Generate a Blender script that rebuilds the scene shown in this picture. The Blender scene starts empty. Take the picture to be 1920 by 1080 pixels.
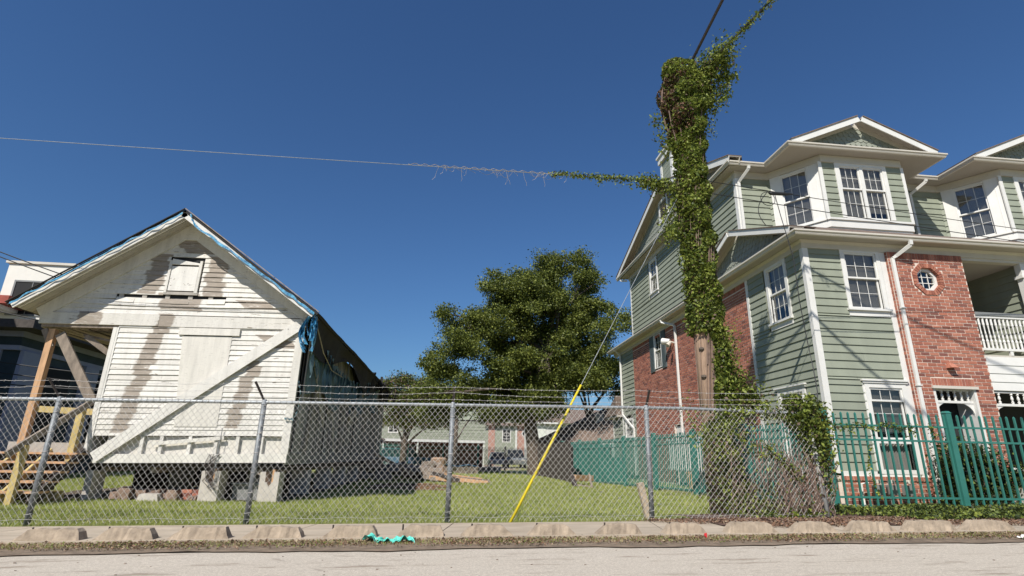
import bpy, bmesh, math, random
import numpy as np
from mathutils import Vector, Matrix
random.seed(7); rng = np.random.default_rng(11)
scene = bpy.context.scene
COL = scene.collection
R = math.radians

# ---------------------------------------------------------------- camera
CAMP = (17.519, 1.1268, 5.8954)          # pitch, roll, yaw in degrees
p_, r_, y_ = [R(a) for a in CAMP]
d = Vector((math.sin(y_)*math.cos(p_), math.cos(y_)*math.cos(p_), math.sin(p_)))
r0 = Vector((math.cos(y_), -math.sin(y_), 0)); u0 = r0.cross(d)
rr = math.cos(r_)*r0 + math.sin(r_)*u0; uu = -math.sin(r_)*r0 + math.cos(r_)*u0
cam = bpy.data.cameras.new('camera'); camo = bpy.data.objects.new('camera', cam); COL.objects.link(camo)
M = Matrix(((rr.x, uu.x, -d.x, 0), (rr.y, uu.y, -d.y, 0), (rr.z, uu.z, -d.z, 1.0), (0, 0, 0, 1)))
camo.matrix_world = M
cam.sensor_width = 36; cam.lens = 1008.56/1920*36; cam.clip_start = 0.05; cam.clip_end = 2000
scene.camera = camo
# ---------------------------------------------------------------- sky, sun, exposure
SUN = Vector((-.54, -.87, 1.0)).normalized()
w = bpy.data.worlds.new('World'); scene.world = w; w.use_nodes = True
nt = w.node_tree; bg = nt.nodes['Background']
sky = nt.nodes.new('ShaderNodeTexSky'); sky.sky_type = 'NISHITA'; sky.sun_disc = False
sky.sun_elevation = math.asin(SUN.z); sky.sun_rotation = math.atan2(SUN.x, SUN.y)
sky.air_density = 1.3; sky.dust_density = .1; sky.ozone_density = 8; sky.altitude = 0
grade = nt.nodes.new('ShaderNodeMix'); grade.data_type = 'RGBA'; grade.blend_type = 'MULTIPLY'; grade.inputs[0].default_value = 1; grade.inputs[7].default_value = (.79, 1.0, 1.22, 1)   # even colour balance of the whole sky
nt.links.new(sky.outputs[0], grade.inputs[6]); nt.links.new(grade.outputs[2], bg.inputs[0]); bg.inputs[1].default_value = 0.061
sl = bpy.data.lights.new('sun', 'SUN'); so = bpy.data.objects.new('sun', sl); COL.objects.link(so)
sl.energy = 5.0; sl.angle = R(.5); sl.color = (1, .95, .87)
so.rotation_euler = SUN.to_track_quat('Z', 'Y').to_euler(); so.location = (0, 0, 30)
scene.view_settings.view_transform = 'Standard'; scene.view_settings.look = 'None'
scene.view_settings.exposure = 0.25; scene.view_settings.gamma = 1
scene.view_settings.use_curve_mapping = False
scene.render.engine = 'CYCLES'

# ---------------------------------------------------------------- helpers
ORG = {}
def tag(o, label=None, cat=None, group=None, kind=None):
    for k, v in (('label', label), ('category', cat), ('group', group), ('kind', kind)):
        if v: o[k] = v
    return o
def thing(name, label, cat, loc=(0, 0, 0), group=None):
    o = bpy.data.objects.new(name, None); COL.objects.link(o); o.location = loc
    o.empty_display_size = .2
    ORG[o.name] = Vector(loc); tag(o, label, cat, group); return o
def link(name, me, parent=None, kind=None, loc=None, org=None):
    o = bpy.data.objects.new(name, me); COL.objects.link(o)
    if parent is not None:
        o.parent = parent; ORG[o.name] = ORG[parent.name].copy()
    else:
        ORG[o.name] = Vector(loc) if loc is not None else Vector((0, 0, 0)); o.location = ORG[o.name]
    if kind: o['kind'] = kind
    return o
class MB:
    def __init__(s, fr=None): s.v = []; s.f = []; s.mi = []; s.m = 0; s.fr(fr)
    def fr(s, fr=None):
        if fr is None: s.o, s.U, s.N = Vector((0, 0, 0)), Vector((1, 0, 0)), Vector((0, 1, 0))
        else: s.o, s.U, s.N = Vector(fr[0]), Vector(fr[1]), Vector(fr[2])
        return s
    def pt(s, u, v, z): return s.o + s.U*u + s.N*v + Vector((0, 0, z))
    def hexa(s, P):                      # 8 points: bottom 4 ccw, top 4
        b = len(s.v); s.v += [tuple(q) for q in P]
        for f in ((0, 3, 2, 1), (4, 5, 6, 7), (0, 1, 5, 4), (1, 2, 6, 5), (2, 3, 7, 6), (3, 0, 4, 7)):
            s.f.append(tuple(b+i for i in f)); s.mi.append(s.m)
        return s
    def box(s, u0, u1, v0, v1, z0, z1):
        g = s.pt
        return s.hexa([g(u0, v0, z0), g(u1, v0, z0), g(u1, v1, z0), g(u0, v1, z0), g(u0, v0, z1), g(u1, v0, z1), g(u1, v1, z1), g(u0, v1, z1)])
    def poly(s, pts):
        b = len(s.v); s.v += [tuple(q) for q in pts]; s.f.append(tuple(range(b, b+len(pts)))); s.mi.append(s.m); return s
    def prism(s, pts, ext):              # polygon extruded by vector
        e = Vector(ext); n = len(pts); b = len(s.v); P = [Vector(q) for q in pts]
        s.v += [tuple(q) for q in P] + [tuple(q+e) for q in P]
        s.f.append(tuple(b+i for i in range(n-1, -1, -1))); s.f.append(tuple(b+n+i for i in range(n))); s.mi += [s.m]*2
        for i in range(n):
            j = (i+1) % n; s.f.append((b+i, b+j, b+n+j, b+n+i)); s.mi.append(s.m)
        return s
    def beam(s, a, b, w, h, up=(0, 0, 1)):
        a = Vector(a); b = Vector(b); t = (b-a).normalized(); x = t.cross(Vector(up)).normalized()
        z = x.cross(t).normalized()
        x *= w/2; z *= h/2
        return s.hexa([a-x-z, a+x-z, b+x-z, b-x-z, a-x+z, a+x+z, b+x+z, b-x+z])
    def tube(s, pts, rad, n=6, cap=True):
        P = [Vector(q) for q in pts]; b = len(s.v); k = len(P)
        for i, q in enumerate(P):
            t = (P[min(i+1, k-1)] - P[max(i-1, 0)])
            if t.length < 1e-9: t = Vector((0, 0, 1))
            t.normalize(); a = Vector((0, 0, 1)) if abs(t.z) < .93 else Vector((0, 1, 0))
            x = t.cross(a).normalized(); y = x.cross(t)
            rd = rad[i] if hasattr(rad, '__len__') else rad
            for j in range(n):
                an = 2*math.pi*j/n; s.v.append(tuple(q + x*rd*math.cos(an) + y*rd*math.sin(an)))
        for i in range(k-1):
            for j in range(n):
                j2 = (j+1) % n
                s.f.append((b+i*n+j, b+i*n+j2, b+(i+1)*n+j2, b+(i+1)*n+j)); s.mi.append(s.m)
        if cap:
            s.f.append(tuple(b+j for j in range(n))); s.f.append(tuple(b+(k-1)*n+j for j in range(n-1, -1, -1))); s.mi += [s.m]*2
        return s
    def lathe(s, base, prof, n=8):       # prof: (r, z)
        bx, by, bz = base; b = len(s.v)
        for r, z in prof:
            for j in range(n):
                a = 2*math.pi*(j+.5)/n; s.v.append((bx+r*math.cos(a), by+r*math.sin(a), bz+z))
        for i in range(len(prof)-1):
            for j in range(n):
                j2 = (j+1) % n; s.f.append((b+i*n+j, b+i*n+j2, b+(i+1)*n+j2, b+(i+1)*n+j)); s.mi.append(s.m)
        s.f.append(tuple(b+j for j in range(n-1, -1, -1))); s.f.append(tuple(b+(len(prof)-1)*n+j for j in range(n))); s.mi += [s.m]*2
        return s
    def grid(s, fn, nu, nv):
        b = len(s.v)
        for i in range(nu+1):
            for j in range(nv+1): s.v.append(tuple(fn(i/nu, j/nv)))
        for i in range(nu):
            for j in range(nv):
                a = b+i*(nv+1)+j; s.f.append((a, a+nv+1, a+nv+2, a+1)); s.mi.append(s.m)
        return s
    def sweep(s, prof, path, closed_prof=True):   # prof (v outward, z); path of (x, y), outward = right of travel
        P = [Vector((q[0], q[1], 0)) for q in path]; k = len(P); b = len(s.v); n = len(prof)
        for i, q in enumerate(P):
            def nor(a, c): t = (c-a).normalized(); return Vector((t.y, -t.x, 0))
            if i == 0: m = nor(P[0], P[1])
            elif i == k-1: m = nor(P[-2], P[-1])
            else:
                n1, n2 = nor(P[i-1], q), nor(q, P[i+1]); m = (n1+n2); m = m/ max(.2, m.dot(n1))
            for v, z in prof: s.v.append((q.x+m.x*v, q.y+m.y*v, z))
        for i in range(k-1):
            for j in range(n if closed_prof else n-1):
                j2 = (j+1) % n; s.f.append((b+i*n+j, b+(i+1)*n+j, b+(i+1)*n+j2, b+i*n+j2)); s.mi.append(s.m)
        if closed_prof:
            s.f.append(tuple(b+j for j in range(n))); s.f.append(tuple(b+(k-1)*n+j for j in range(n-1, -1, -1))); s.mi += [s.m]*2
        return s
    def build(s, name, mats, parent=None, kind=None, smooth=False, loc=None, fn=None):
        if not isinstance(mats, (list, tuple)): mats = [mats]
        O = ORG[parent.name] if parent is not None else (Vector(loc) if loc is not None else Vector((0, 0, 0)))
        me = bpy.data.meshes.new(name)
        vv = np.array(s.v, dtype=np.float64).reshape(-1, 3)
        if fn is not None: vv = fn(vv)
        vv = vv - np.array(O)
        me.from_pydata(vv.tolist(), [], s.f)
        for m in mats: me.materials.append(m)
        if len(mats) > 1: me.polygons.foreach_set('material_index', s.mi)
        if smooth: me.polygons.foreach_set('use_smooth', [True]*len(s.f))
        bm = bmesh.new(); bm.from_mesh(me); bmesh.ops.recalc_face_normals(bm, faces=bm.faces); bm.to_mesh(me); bm.free()
        me.update()
        return link(name, me, parent, kind, loc)
def fastmesh(name, V, F, mats, parent=None, kind=None, mi=None, loc=None, smooth=False):
    """V (n,3), F (m,k) numpy"""
    O = ORG[parent.name] if parent is not None else (Vector(loc) if loc is not None else Vector((0, 0, 0)))
    me = bpy.data.meshes.new(name); V = (V - np.array(O)).astype(np.float32); k = F.shape[1]
    me.vertices.add(len(V)); me.vertices.foreach_set('co', V.ravel())
    me.loops.add(F.size); me.loops.foreach_set('vertex_index', F.astype(np.int32).ravel())
    me.polygons.add(len(F)); me.polygons.foreach_set('loop_start', np.arange(0, F.size, k, dtype=np.int32))
    if not isinstance(mats, (list, tuple)): mats = [mats]
    for m in mats: me.materials.append(m)
    if mi is not None: me.polygons.foreach_set('material_index', mi.astype(np.int32))
    if smooth: me.polygons.foreach_set('use_smooth', np.ones(len(F), dtype=bool))
    me.update(calc_edges=True); me.validate()
    return link(name, me, parent, kind, loc)
def leaf_arrays(P, size, up=.25, aspect=.6, droop=0.0):
    n = len(P); nrm = rng.normal(size=(n, 3)); nrm[:, 2] = np.abs(nrm[:, 2])*.7 + up
    nrm /= np.linalg.norm(nrm, axis=1)[:, None]
    a = rng.normal(size=(n, 3)); a -= (a*nrm).sum(1)[:, None]*nrm; a /= np.linalg.norm(a, axis=1)[:, None]
    b = np.cross(nrm, a); sz = (size*rng.uniform(.6, 1.3, n))[:, None]
    fold = nrm*sz*.18
    V = np.stack([P - a*sz*.5, P + b*sz*aspect*.5 + fold, P + a*sz*.5, P - b*sz*aspect*.5 + fold], 1).reshape(-1, 3)
    F = np.arange(4*n).reshape(n, 4); return V, F
def leaves(name, P, size, mats, parent=None, kind='stuff', weights=None, **k):
    V, F = leaf_arrays(np.asarray(P), size, **k); mi = None
    if isinstance(mats, (list, tuple)) and len(mats) > 1:
        mi = rng.choice(len(mats), len(F), p=weights)
    return fastmesh(name, V, F, mats, parent, kind, mi)

# ---------------------------------------------------------------- materials
def nodes(name):
    m = bpy.data.materials.new(name); m.use_nodes = True; t = m.node_tree
    return m, t, t.nodes, t.links, t.nodes['Principled BSDF']
def mixc(t, fac, a, b, mode='MIX'):
    n = t.nodes.new('ShaderNodeMix'); n.data_type = 'RGBA'; n.blend_type = mode
    for i, v in ((0, fac), (6, a), (7, b)):
        if hasattr(v, 'links') or hasattr(v, 'is_linked'): t.links.new(v, n.inputs[i])
        elif i == 0: n.inputs[0].default_value = v
        else: n.inputs[i].default_value = (*v, 1) if len(v) == 3 else v
    return n.outputs[2]
def posn(t, scale=(1, 1, 1)):
    g = t.nodes.new('ShaderNodeNewGeometry'); m = t.nodes.new('ShaderNodeMapping'); m.inputs['Scale'].default_value = scale
    t.links.new(g.outputs['Position'], m.inputs[0]); return m.outputs[0]
def noise(t, vec, scale, detail=4, rough=.6):
    n = t.nodes.new('ShaderNodeTexNoise'); n.inputs['Scale'].default_value = scale
    n.inputs['Detail'].default_value = detail; n.inputs['Roughness'].default_value = rough
    t.links.new(vec, n.inputs['Vector']); return n.outputs[0]
def ramp(t, fac, a, b, c0=(0, 0, 0), c1=(1, 1, 1)):
    n = t.nodes.new('ShaderNodeValToRGB'); e = n.color_ramp.elements
    e[0].position = a; e[1].position = b; e[0].color = (*c0, 1); e[1].color = (*c1, 1); t.links.new(fac, n.inputs[0]); return n.outputs[0]
def math_(t, op, a, b=None, c=None):
    n = t.nodes.new('ShaderNodeMath'); n.operation = op
    for i, v in enumerate((a, b, c)):
        if v is None: continue
        if hasattr(v, 'is_linked'): t.links.new(v, n.inputs[i])
        else: n.inputs[i].default_value = v
    return n.outputs[0]
def bump(t, bs, h, st=.3, dist=.02):
    n = t.nodes.new('ShaderNodeBump'); n.inputs['Strength'].default_value = st; n.inputs['Distance'].default_value = dist
    t.links.new(h, n.inputs['Height']); t.links.new(n.outputs[0], bs.inputs['Normal'])
def mat(name, c, rough=.7, var=.15, scale=4, c2=None, stretch=(1, 1, 1), bst=.25, bscale=None, metal=0, rnd=0, island=0, spec=None, dirt=0, dirtc=(.12, .1, .08)):
    m, t, N, L, bs = nodes(name)
    v = posn(t, stretch); n1 = noise(t, v, scale, 5)
    lo = tuple(x*(1-var) for x in c); hi = tuple(min(1, x*(1+var)) for x in (c2 or c))
    col = ramp(t, n1, .3, .7, lo, hi)
    if dirt:
        n3 = noise(t, v, scale*.35, 6, .7); col = mixc(t, ramp(t, n3, .52, .8, (0, 0, 0), (dirt,)*3), col, dirtc)
    if rnd or island:
        if rnd: src = N.new('ShaderNodeObjectInfo').outputs['Random']; amt = rnd
        else: src = N.new('ShaderNodeNewGeometry').outputs['Random Per Island']; amt = island
        g = ramp(t, src, 0, 1, (1-amt,)*3, (1+amt*.35,)*3); col = mixc(t, 1.0, col, g, 'MULTIPLY')
    L.new(col, bs.inputs['Base Color']); bs.inputs['Roughness'].default_value = rough; bs.inputs['Metallic'].default_value = metal
    if spec is not None: bs.inputs['Specular IOR Level'].default_value = spec
    if bst: bump(t, bs, noise(t, v, bscale or scale*6, 6, .7), bst, .01)
    return m
def leafmat(name, c, c2, trans=.3, rough=.55):
    m, t, N, L, bs = nodes(name)
    g = N.new('ShaderNodeNewGeometry').outputs['Random Per Island']
    n1 = noise(t, posn(t), 1.3, 3)
    col = mixc(t, ramp(t, n1, .35, .65), ramp(t, g, 0, 1, tuple(x*.6 for x in c), c), ramp(t, g, 0, 1, tuple(x*.7 for x in c2), c2))
    L.new(col, bs.inputs['Base Color']); bs.inputs['Roughness'].default_value = rough; bs.inputs['Specular IOR Level'].default_value = .35
    tr = N.new('ShaderNodeBsdfTranslucent'); L.new(col, tr.inputs[0]); mx = N.new('ShaderNodeMixShader'); mx.inputs[0].default_value = trans
    L.new(bs.outputs[0], mx.inputs[1]); L.new(tr.outputs[0], mx.inputs[2]); L.new(mx.outputs[0], N['Material Output'].inputs[0]); return m

WHITE = mat('white_trim_paint', (.68, .67, .635), .5, .05, 3, bst=.06, dirt=.12, dirtc=(.4, .36, .3))
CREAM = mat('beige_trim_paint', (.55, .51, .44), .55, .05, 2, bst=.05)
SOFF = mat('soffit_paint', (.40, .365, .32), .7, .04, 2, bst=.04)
GREEN = mat('sage_siding_paint', (.265, .287, .222), .6, .08, 1.6, stretch=(1.6, 1.6, .35), bst=.12, bscale=60, rnd=.07, dirt=.22, dirtc=(.20, .21, .155))
SCALE = mat('sage_shingle_paint', (.27, .285, .235), .65, .08, 3, bst=.1, island=.12)
MORT = mat('pale_mortar', (.64, .54, .46), .9, .12, 12, bst=.3)
BRK = [mat('brick_red_%s' % n, c, .85, .16, 26, bst=.5, bscale=120, rnd=.18, dirt=.25, dirtc=(.2, .09, .06)) for n, c in (('a', (.365, .132, .084)), ('b', (.30, .105, .07)), ('c', (.41, .165, .108)), ('d', (.20, .075, .056)))]
ROOFM = mat('brown_asphalt_shingle', (.17, .125, .10), .9, .3, 7, bst=.6, bscale=40, island=.2)
ROOFD = mat('dark_asphalt_shingle', (.07, .06, .055), .9, .3, 7, bst=.6, bscale=40)
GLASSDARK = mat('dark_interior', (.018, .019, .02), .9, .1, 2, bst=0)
BLIND = mat('pale_blind_slats', (.50, .47, .43), .6, .05, 3, bst=0)
SHUT = mat('slate_shutter_paint', (.10, .125, .13), .5, .08, 4, bst=.1)
GF = mat('teal_green_fence_paint', (.036, .165, .135), .38, .1, 5, bst=.05, dirt=.15, dirtc=(.02, .12, .09))
GALV = mat('galvanised_steel', (.29, .31, .32), .5, .25, 14, metal=.3, bst=.12, dirt=.35, dirtc=(.16, .17, .18))
WIRE = mat('galvanised_wire', (.50, .485, .46), .55, .2, 9, metal=.1, bst=0)
GALVD = mat('weathered_post_steel', (.19, .205, .215), .55, .3, 16, metal=.25, bst=.15, dirt=.4, dirtc=(.09, .09, .09))
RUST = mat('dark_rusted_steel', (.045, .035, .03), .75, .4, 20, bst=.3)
CONC = mat('weathered_concrete', (.355, .285, .21), .9, .28, 7, bst=1, bscale=32, dirt=.95, dirtc=(.14, .11, .08))
CONC2 = mat('pale_concrete_block', (.50, .46, .41), .9, .12, 5, bst=.4, bscale=50, dirt=.3, dirtc=(.3, .25, .2))
GREY = mat('grey_plastic_metal', (.20, .205, .2), .5, .1, 4, bst=.05)
BLACK = mat('black_rubber', (.015, .015, .016), .6, .2, 6, bst=.1)
RAWW = mat('orange_raw_lumber', (.50, .30, .165), .75, .25, 3, stretch=(5, 5, .7), bst=.3, bscale=20, dirt=.3, dirtc=(.25, .15, .08))
YELW = mat('yellow_treated_lumber', (.48, .37, .15), .75, .25, 3, stretch=(5, 5, .7), bst=.3, bscale=20, dirt=.3, dirtc=(.25, .17, .08))
OLDW = mat('grey_brown_old_wood', (.27, .22, .175), .85, .35, 4, stretch=(3, 3, 1), bst=.5, bscale=22, rnd=.25)
DKW = mat('grey_wall_planks', (.30, .295, .28), .85, .35, 5, stretch=(6, 3, .6), bst=.4, bscale=22, rnd=.4)  # grey of the wall planks, tone differing from plank to plank
FELT = mat('black_roofing_felt', (.022, .019, .017), .9, .4, 5, bst=.7, bscale=12)
TARPD = mat('dull_teal_tarp', (.10, .17, .19), .55, .5, 3, stretch=(2, 4, .5), bst=.8, bscale=9, dirt=.6, dirtc=(.14, .15, .15))
TARPB = mat('blue_plastic_tarp', (.03, .13, .36), .4, .5, 14, c2=(.07, .28, .42), bst=.7, bscale=30, dirt=.5, dirtc=(.34, .44, .48))
BARK = mat('rough_grey_brown_bark', (.10, .078, .06), .95, .35, 6, stretch=(2, 2, .6), bst=1, bscale=14)
POLEW = mat('weathered_pole_wood', (.33, .225, .155), .9, .25, 7, stretch=(4, 4, .5), bst=.7, bscale=18, dirt=.5, dirtc=(.12, .085, .06))
VINE = [leafmat('vine_leaf_bright', (.25, .31, .055), (.32, .37, .07), .35), leafmat('vine_leaf_dark', (.075, .115, .022), (.11, .155, .028)), leafmat('vine_leaf_dead', (.11, .075, .05), (.16, .10, .07), .15)]
OAK = [leafmat('oak_leaf_dark', (.085, .115, .025), (.12, .15, .03), .28), leafmat('oak_leaf_bright', (.22, .26, .05), (.28, .31, .06), .35)]
HEDGE = [leafmat('shrub_leaf_dark', (.028, .045, .014), (.045, .065, .02), .2), leafmat('shrub_leaf_light', (.17, .23, .055), (.22, .28, .065), .3)]
DEAD = [leafmat('dead_leaf_brown', (.25, .14, .085), (.33, .19, .12), .1), leafmat('dead_leaf_tan', (.36, .27, .17), (.4, .3, .2), .1)]
STEM = mat('dry_vine_stem', (.19, .13, .10), .9, .3, 8, bst=.3)
STEMP = mat('pale_dry_tendril', (.42, .36, .28), .9, .3, 8, bst=.2)
def glass():
    m, t, N, L, bs = nodes('window_glass')
    g = N.new('ShaderNodeBsdfGlossy'); g.inputs['Roughness'].default_value = .02; g.inputs['Color'].default_value = (.9, .93, .95, 1)
    tr = N.new('ShaderNodeBsdfTransparent'); tr.inputs[0].default_value = (.72, .74, .73, 1)
    lw_ = N.new('ShaderNodeLayerWeight'); lw_.inputs[0].default_value = .5; fr = math_(t, 'MULTIPLY_ADD', math_(t, 'POWER', lw_.outputs['Facing'], 4), .85, .10)
    mx = N.new('ShaderNodeMixShader'); L.new(fr, mx.inputs[0]); L.new(tr.outputs[0], mx.inputs[1]); L.new(g.outputs[0], mx.inputs[2])
    L.new(mx.outputs[0], N['Material Output'].inputs[0]); return m
GLASS = glass()
def peel(name, strips=(), thr=.60, base=(.68, .66, .615), bare=(.175, .145, .115), stretch=(1.2, 1, 9)):
    """white paint flaking off grey-brown wood; strips = bare patches (x0,z0,x1,z1,halfwidth) on the XZ wall plane"""
    m, t, N, L, bs = nodes(name); v = posn(t, stretch)
    n1 = noise(t, v, 2.2, 8, .72); n2 = noise(t, posn(t, (3, 3, 30)), 2.0, 5, .7)
    mask = ramp(t, n1, thr, thr+.035)
    g = N.new('ShaderNodeNewGeometry'); s = N.new('ShaderNodeSeparateXYZ'); L.new(g.outputs['Position'], s.inputs[0])
    wob = math_(t, 'MULTIPLY', math_(t, 'SUBTRACT', noise(t, posn(t, (3, 3, 6)), 2.5, 4), .5), .16)
    tot = None; obj_off = math_(t, 'MULTIPLY', math_(t, 'SUBTRACT', N.new('ShaderNodeObjectInfo').outputs['Random'], .5), .13)
    for x0, z0, x1, z1, hw in strips:
        k = (x1-x0)/(z1-z0); xc = math_(t, 'MULTIPLY_ADD', math_(t, 'SUBTRACT', s.outputs[2], z0), k, x0)
        dx = math_(t, 'ADD', math_(t, 'ABSOLUTE', math_(t, 'SUBTRACT', math_(t, 'ADD', s.outputs[0], obj_off), xc)), wob)
        a = ramp(t, dx, hw-.025, hw+.02, (1, 1, 1), (0, 0, 0)); zm, zh = (z0+z1)/2, abs(z1-z0)/2
        b = math_(t, 'LESS_THAN', math_(t, 'ABSOLUTE', math_(t, 'SUBTRACT', s.outputs[2], zm)), zh)
        q = math_(t, 'MULTIPLY', a, b); tot = q if tot is None else math_(t, 'MAXIMUM', tot, q)
    ob = N.new('ShaderNodeObjectInfo').outputs['Random']
    paint = mixc(t, ramp(t, noise(t, posn(t, (5, 5, .7)), 1.3, 6, .7), .42, .72), base, tuple(x*.80 for x in base)); paint = mixc(t, ramp(t, noise(t, posn(t, (2, 2, 12)), 3.5, 6, .75), .56, .68), paint, tuple(x*.66 for x in base))
    paint = mixc(t, 1, paint, ramp(t, ob, 0, 1, (.93, .92, .9), (1.04, 1.04, 1.04)), 'MULTIPLY')
    wood = mixc(t, ramp(t, n2, .3, .7), tuple(x*.8 for x in bare), tuple(min(1, x*1.35) for x in bare))
    col = mixc(t, mask, paint, wood)
    if tot is not None:
        n5 = noise(t, posn(t, (2.5, 1, 14)), 1.7, 7, .75); st = mixc(t, ramp(t, n5, .30, .62), wood, tuple(x*1.75 for x in bare)); tm = math_(t, 'MULTIPLY', tot, ramp(t, noise(t, v, 3.1, 6, .7), .30, .42)); tm = math_(t, 'MULTIPLY', tm, .9); col = mixc(t, tm, col, st)
    L.new(col, bs.inputs['Base Color']); bs.inputs['Roughness'].default_value = .8
    bump(t, bs, math_(t, 'ADD', math_(t, 'MULTIPLY', mask, -.6), n2), .35, .006); return m
PEEL = peel('peeling_white_clapboard', [(-6.62, 4.0, -7.1, 1.35, .17), (-4.5, 3.0, -4.85, 1.5, .15), (-6.98, 5.45, -7.12, 4.45, .2), (-5.75, 5.45, -5.7, 4.45, .22), (-6.5, 5.95, -6.2, 5.5, .35), (-8.25, 3.98, -8.3, 3.68, .25), (-4.8, 4.4, -4.6, 4.2, .35), (-4.3, 3.6, -3.95, 3.3, .3), (-6.4, 4.5, -6.4, 4.1, .45)], .60)
PEELT = peel('peeling_white_trim', [], .67, stretch=(1.5, 1, 4))
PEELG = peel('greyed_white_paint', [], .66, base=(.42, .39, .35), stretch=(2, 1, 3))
PLY = peel('whitewashed_plywood', [], .70, base=(.68, .655, .60), stretch=(3, 1, .7))
# ================================================================= GROUND
def sstep(a, b, x): x = np.clip((x-a)/(b-a), 0, 1); return x*x*(3-2*x)
def gz(x, y):
    x = np.asarray(x, float); y = np.asarray(y, float)
    street = .015*np.clip(x, -10, 14)
    lot = .012 + .13*sstep(3.5, 10, x)
    return street + (lot-street)*sstep(8.9, 10.6, y)
def GZ(x, y): return float(gz(x, y))
def groundmesh(name, xs, ys, dz, m, kind='structure', amp=0):
    X, Y = np.meshgrid(xs, ys, indexing='ij'); Z = gz(X, Y)+dz
    if amp: Z = Z + amp*(np.sin(X*2.1+Y*1.3)+np.sin(X*.9-Y*2.7)*.7+np.sin(X*5.3+Y*3.9)*.25)
    V = np.stack([X, Y, Z], -1).reshape(-1, 3); n, k = len(xs), len(ys)
    i, j = np.meshgrid(np.arange(n-1), np.arange(k-1), indexing='ij'); a = (i*k+j).ravel()
    F = np.stack([a, a+k, a+k+1, a+1], 1)
    return fastmesh(name, V, F, m, None, kind, smooth=True)
def grass_ground():
    m, t, N, L, bs = nodes('lawn_soil_and_turf')
    v = posn(t); a = noise(t, v, .7, 4); b = noise(t, v, 9, 6, .75)
    c = mixc(t, ramp(t, a, .35, .65), (.29, .325, .09), (.42, .42, .14)); c = mixc(t, ramp(t, b, .35, .75), c, (.22, .215, .08))
    L.new(c, bs.inputs['Base Color']); bs.inputs['Roughness'].default_value = .95; bump(t, bs, b, .8, .03); return m
TURF = grass_ground()
xs = np.concatenate([np.linspace(-600, -30, 12), np.linspace(-26, 26, 105), np.linspace(30, 600, 12)])
ys = np.concatenate([np.linspace(-600, -20, 8), [0, 5, 7.3, 8.0, 8.85], np.linspace(9.05, 12, 12), np.linspace(12.5, 60, 40), np.linspace(70, 900, 14)])
groundmesh('ground', xs, ys, -.03, TURF)
# street: pale worn concrete, stains
def street_mat():
    m, t, N, L, bs = nodes('pale_worn_street'); v = posn(t, (1, 1.6, 1))
    ag = noise(t, posn(t), 110, 3, .8); a = noise(t, posn(t, (.35, 1.2, 1)), 1.6, 6, .7); b = noise(t, posn(t, (.5, 3.2, 1)), 1.7, 6, .75)
    c = mixc(t, ramp(t, a, .3, .7), (.64, .575, .48), (.70, .635, .535)); c = mixc(t, ramp(t, ag, .38, .62), mixc(t, .8, c, (.36, .31, .25)), c)
    c = mixc(t, ramp(t, b, .555, .66), c, (.27, .215, .16)); c = mixc(t, ramp(t, noise(t, posn(t), 34, 3, .8), .42, .62), c, mixc(t, .5, c, (.30, .26, .21)))
    w = N.new('ShaderNodeTexVoronoi'); w.feature = 'DISTANCE_TO_EDGE'; w.inputs['Scale'].default_value = .16; L.new(posn(t, (1, 1.3, 1)), w.inputs['Vector'])
    nn = noise(t, posn(t), 3, 4); e = math_(t, 'ADD', w.outputs[0], math_(t, 'MULTIPLY', math_(t, 'SUBTRACT', nn, .5), .05))
    c = mixc(t, ramp(t, e, .001, .004, (.5, .5, .5), (0, 0, 0)), c, (.25, .21, .17))
    L.new(c, bs.inputs['Base Color']); bs.inputs['Roughness'].default_value = .9; bump(t, bs, ag, .5, .01); return m
groundmesh('street', np.linspace(-40, 45, 86), np.linspace(-3.5, 6.72, 10), 0.0, street_mat())
DIRT = mat('brown_gutter_dirt', (.20, .15, .105), .95, .35, 7, bst=.9, bscale=40, dirt=.5, dirtc=(.09, .07, .045))
def irregular_strip(name, x0, x1, ya, yb, dz, m, n=260, wob=.05, side=0):
    xs = np.linspace(x0, x1, n); e = wob*(np.sin(xs*1.7)+.6*np.sin(xs*4.3+1)+.5*np.sin(xs*11.1))
    V = []; 
    for k in range(5):
        y = ya + (yb-ya)*k/4 + (e if k == 0 else 0)
        V.append(np.stack([xs, np.broadcast_to(y, xs.shape), gz(xs, y)+dz+.008*np.sin(k*1.4)*np.sin(xs*9)], 1))
    V = np.stack(V, 1).reshape(-1, 3); a = (np.arange(n-1)[:, None]*5+np.arange(4)[None]).ravel()
    return fastmesh(name, V, np.stack([a, a+5, a+6, a+1], 1), m, None, 'structure', smooth=True)
irregular_strip('dirt_verge', -38, 40, 6.66, 7.42, .012, DIRT)
# concrete apron behind the wheel stops, cast in slabs
ap = MB().box(-38, 40, 7.36, 8.86, -.9, -.5)
apr = ap.build('apron', CONC, None, 'structure')
def slabfn(vv, dz=0): vv = vv.copy(); vv[:, 2] += gz(vv[:, 0], np.minimum(vv[:, 1], 8.86)); return vv
joints = [-11.2, -8.9, -5.9, -2.15, -.15, 2.9, 5.4, 8.2, 11.0, 14.0]
APR = mat('apron_concrete', (.43, .36, .275), .9, .16, 2.5, bst=.6, bscale=50, rnd=.1, dirt=.7, dirtc=(.27, .21, .15), stretch=(.6, 2, 1))
for a, b in zip(joints[:-1], joints[1:]):
    b_ = MB(); s = .25
    top = [(a+.008, 7.37), (b-.008, 7.37), (b-.008+s, 8.86), (a+.008+s, 8.86)]
    b_.prism([(x, y, -.12) for x, y in top], (0, 0, .165)); b_.build('slab', APR, apr, fn=slabfn)
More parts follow.
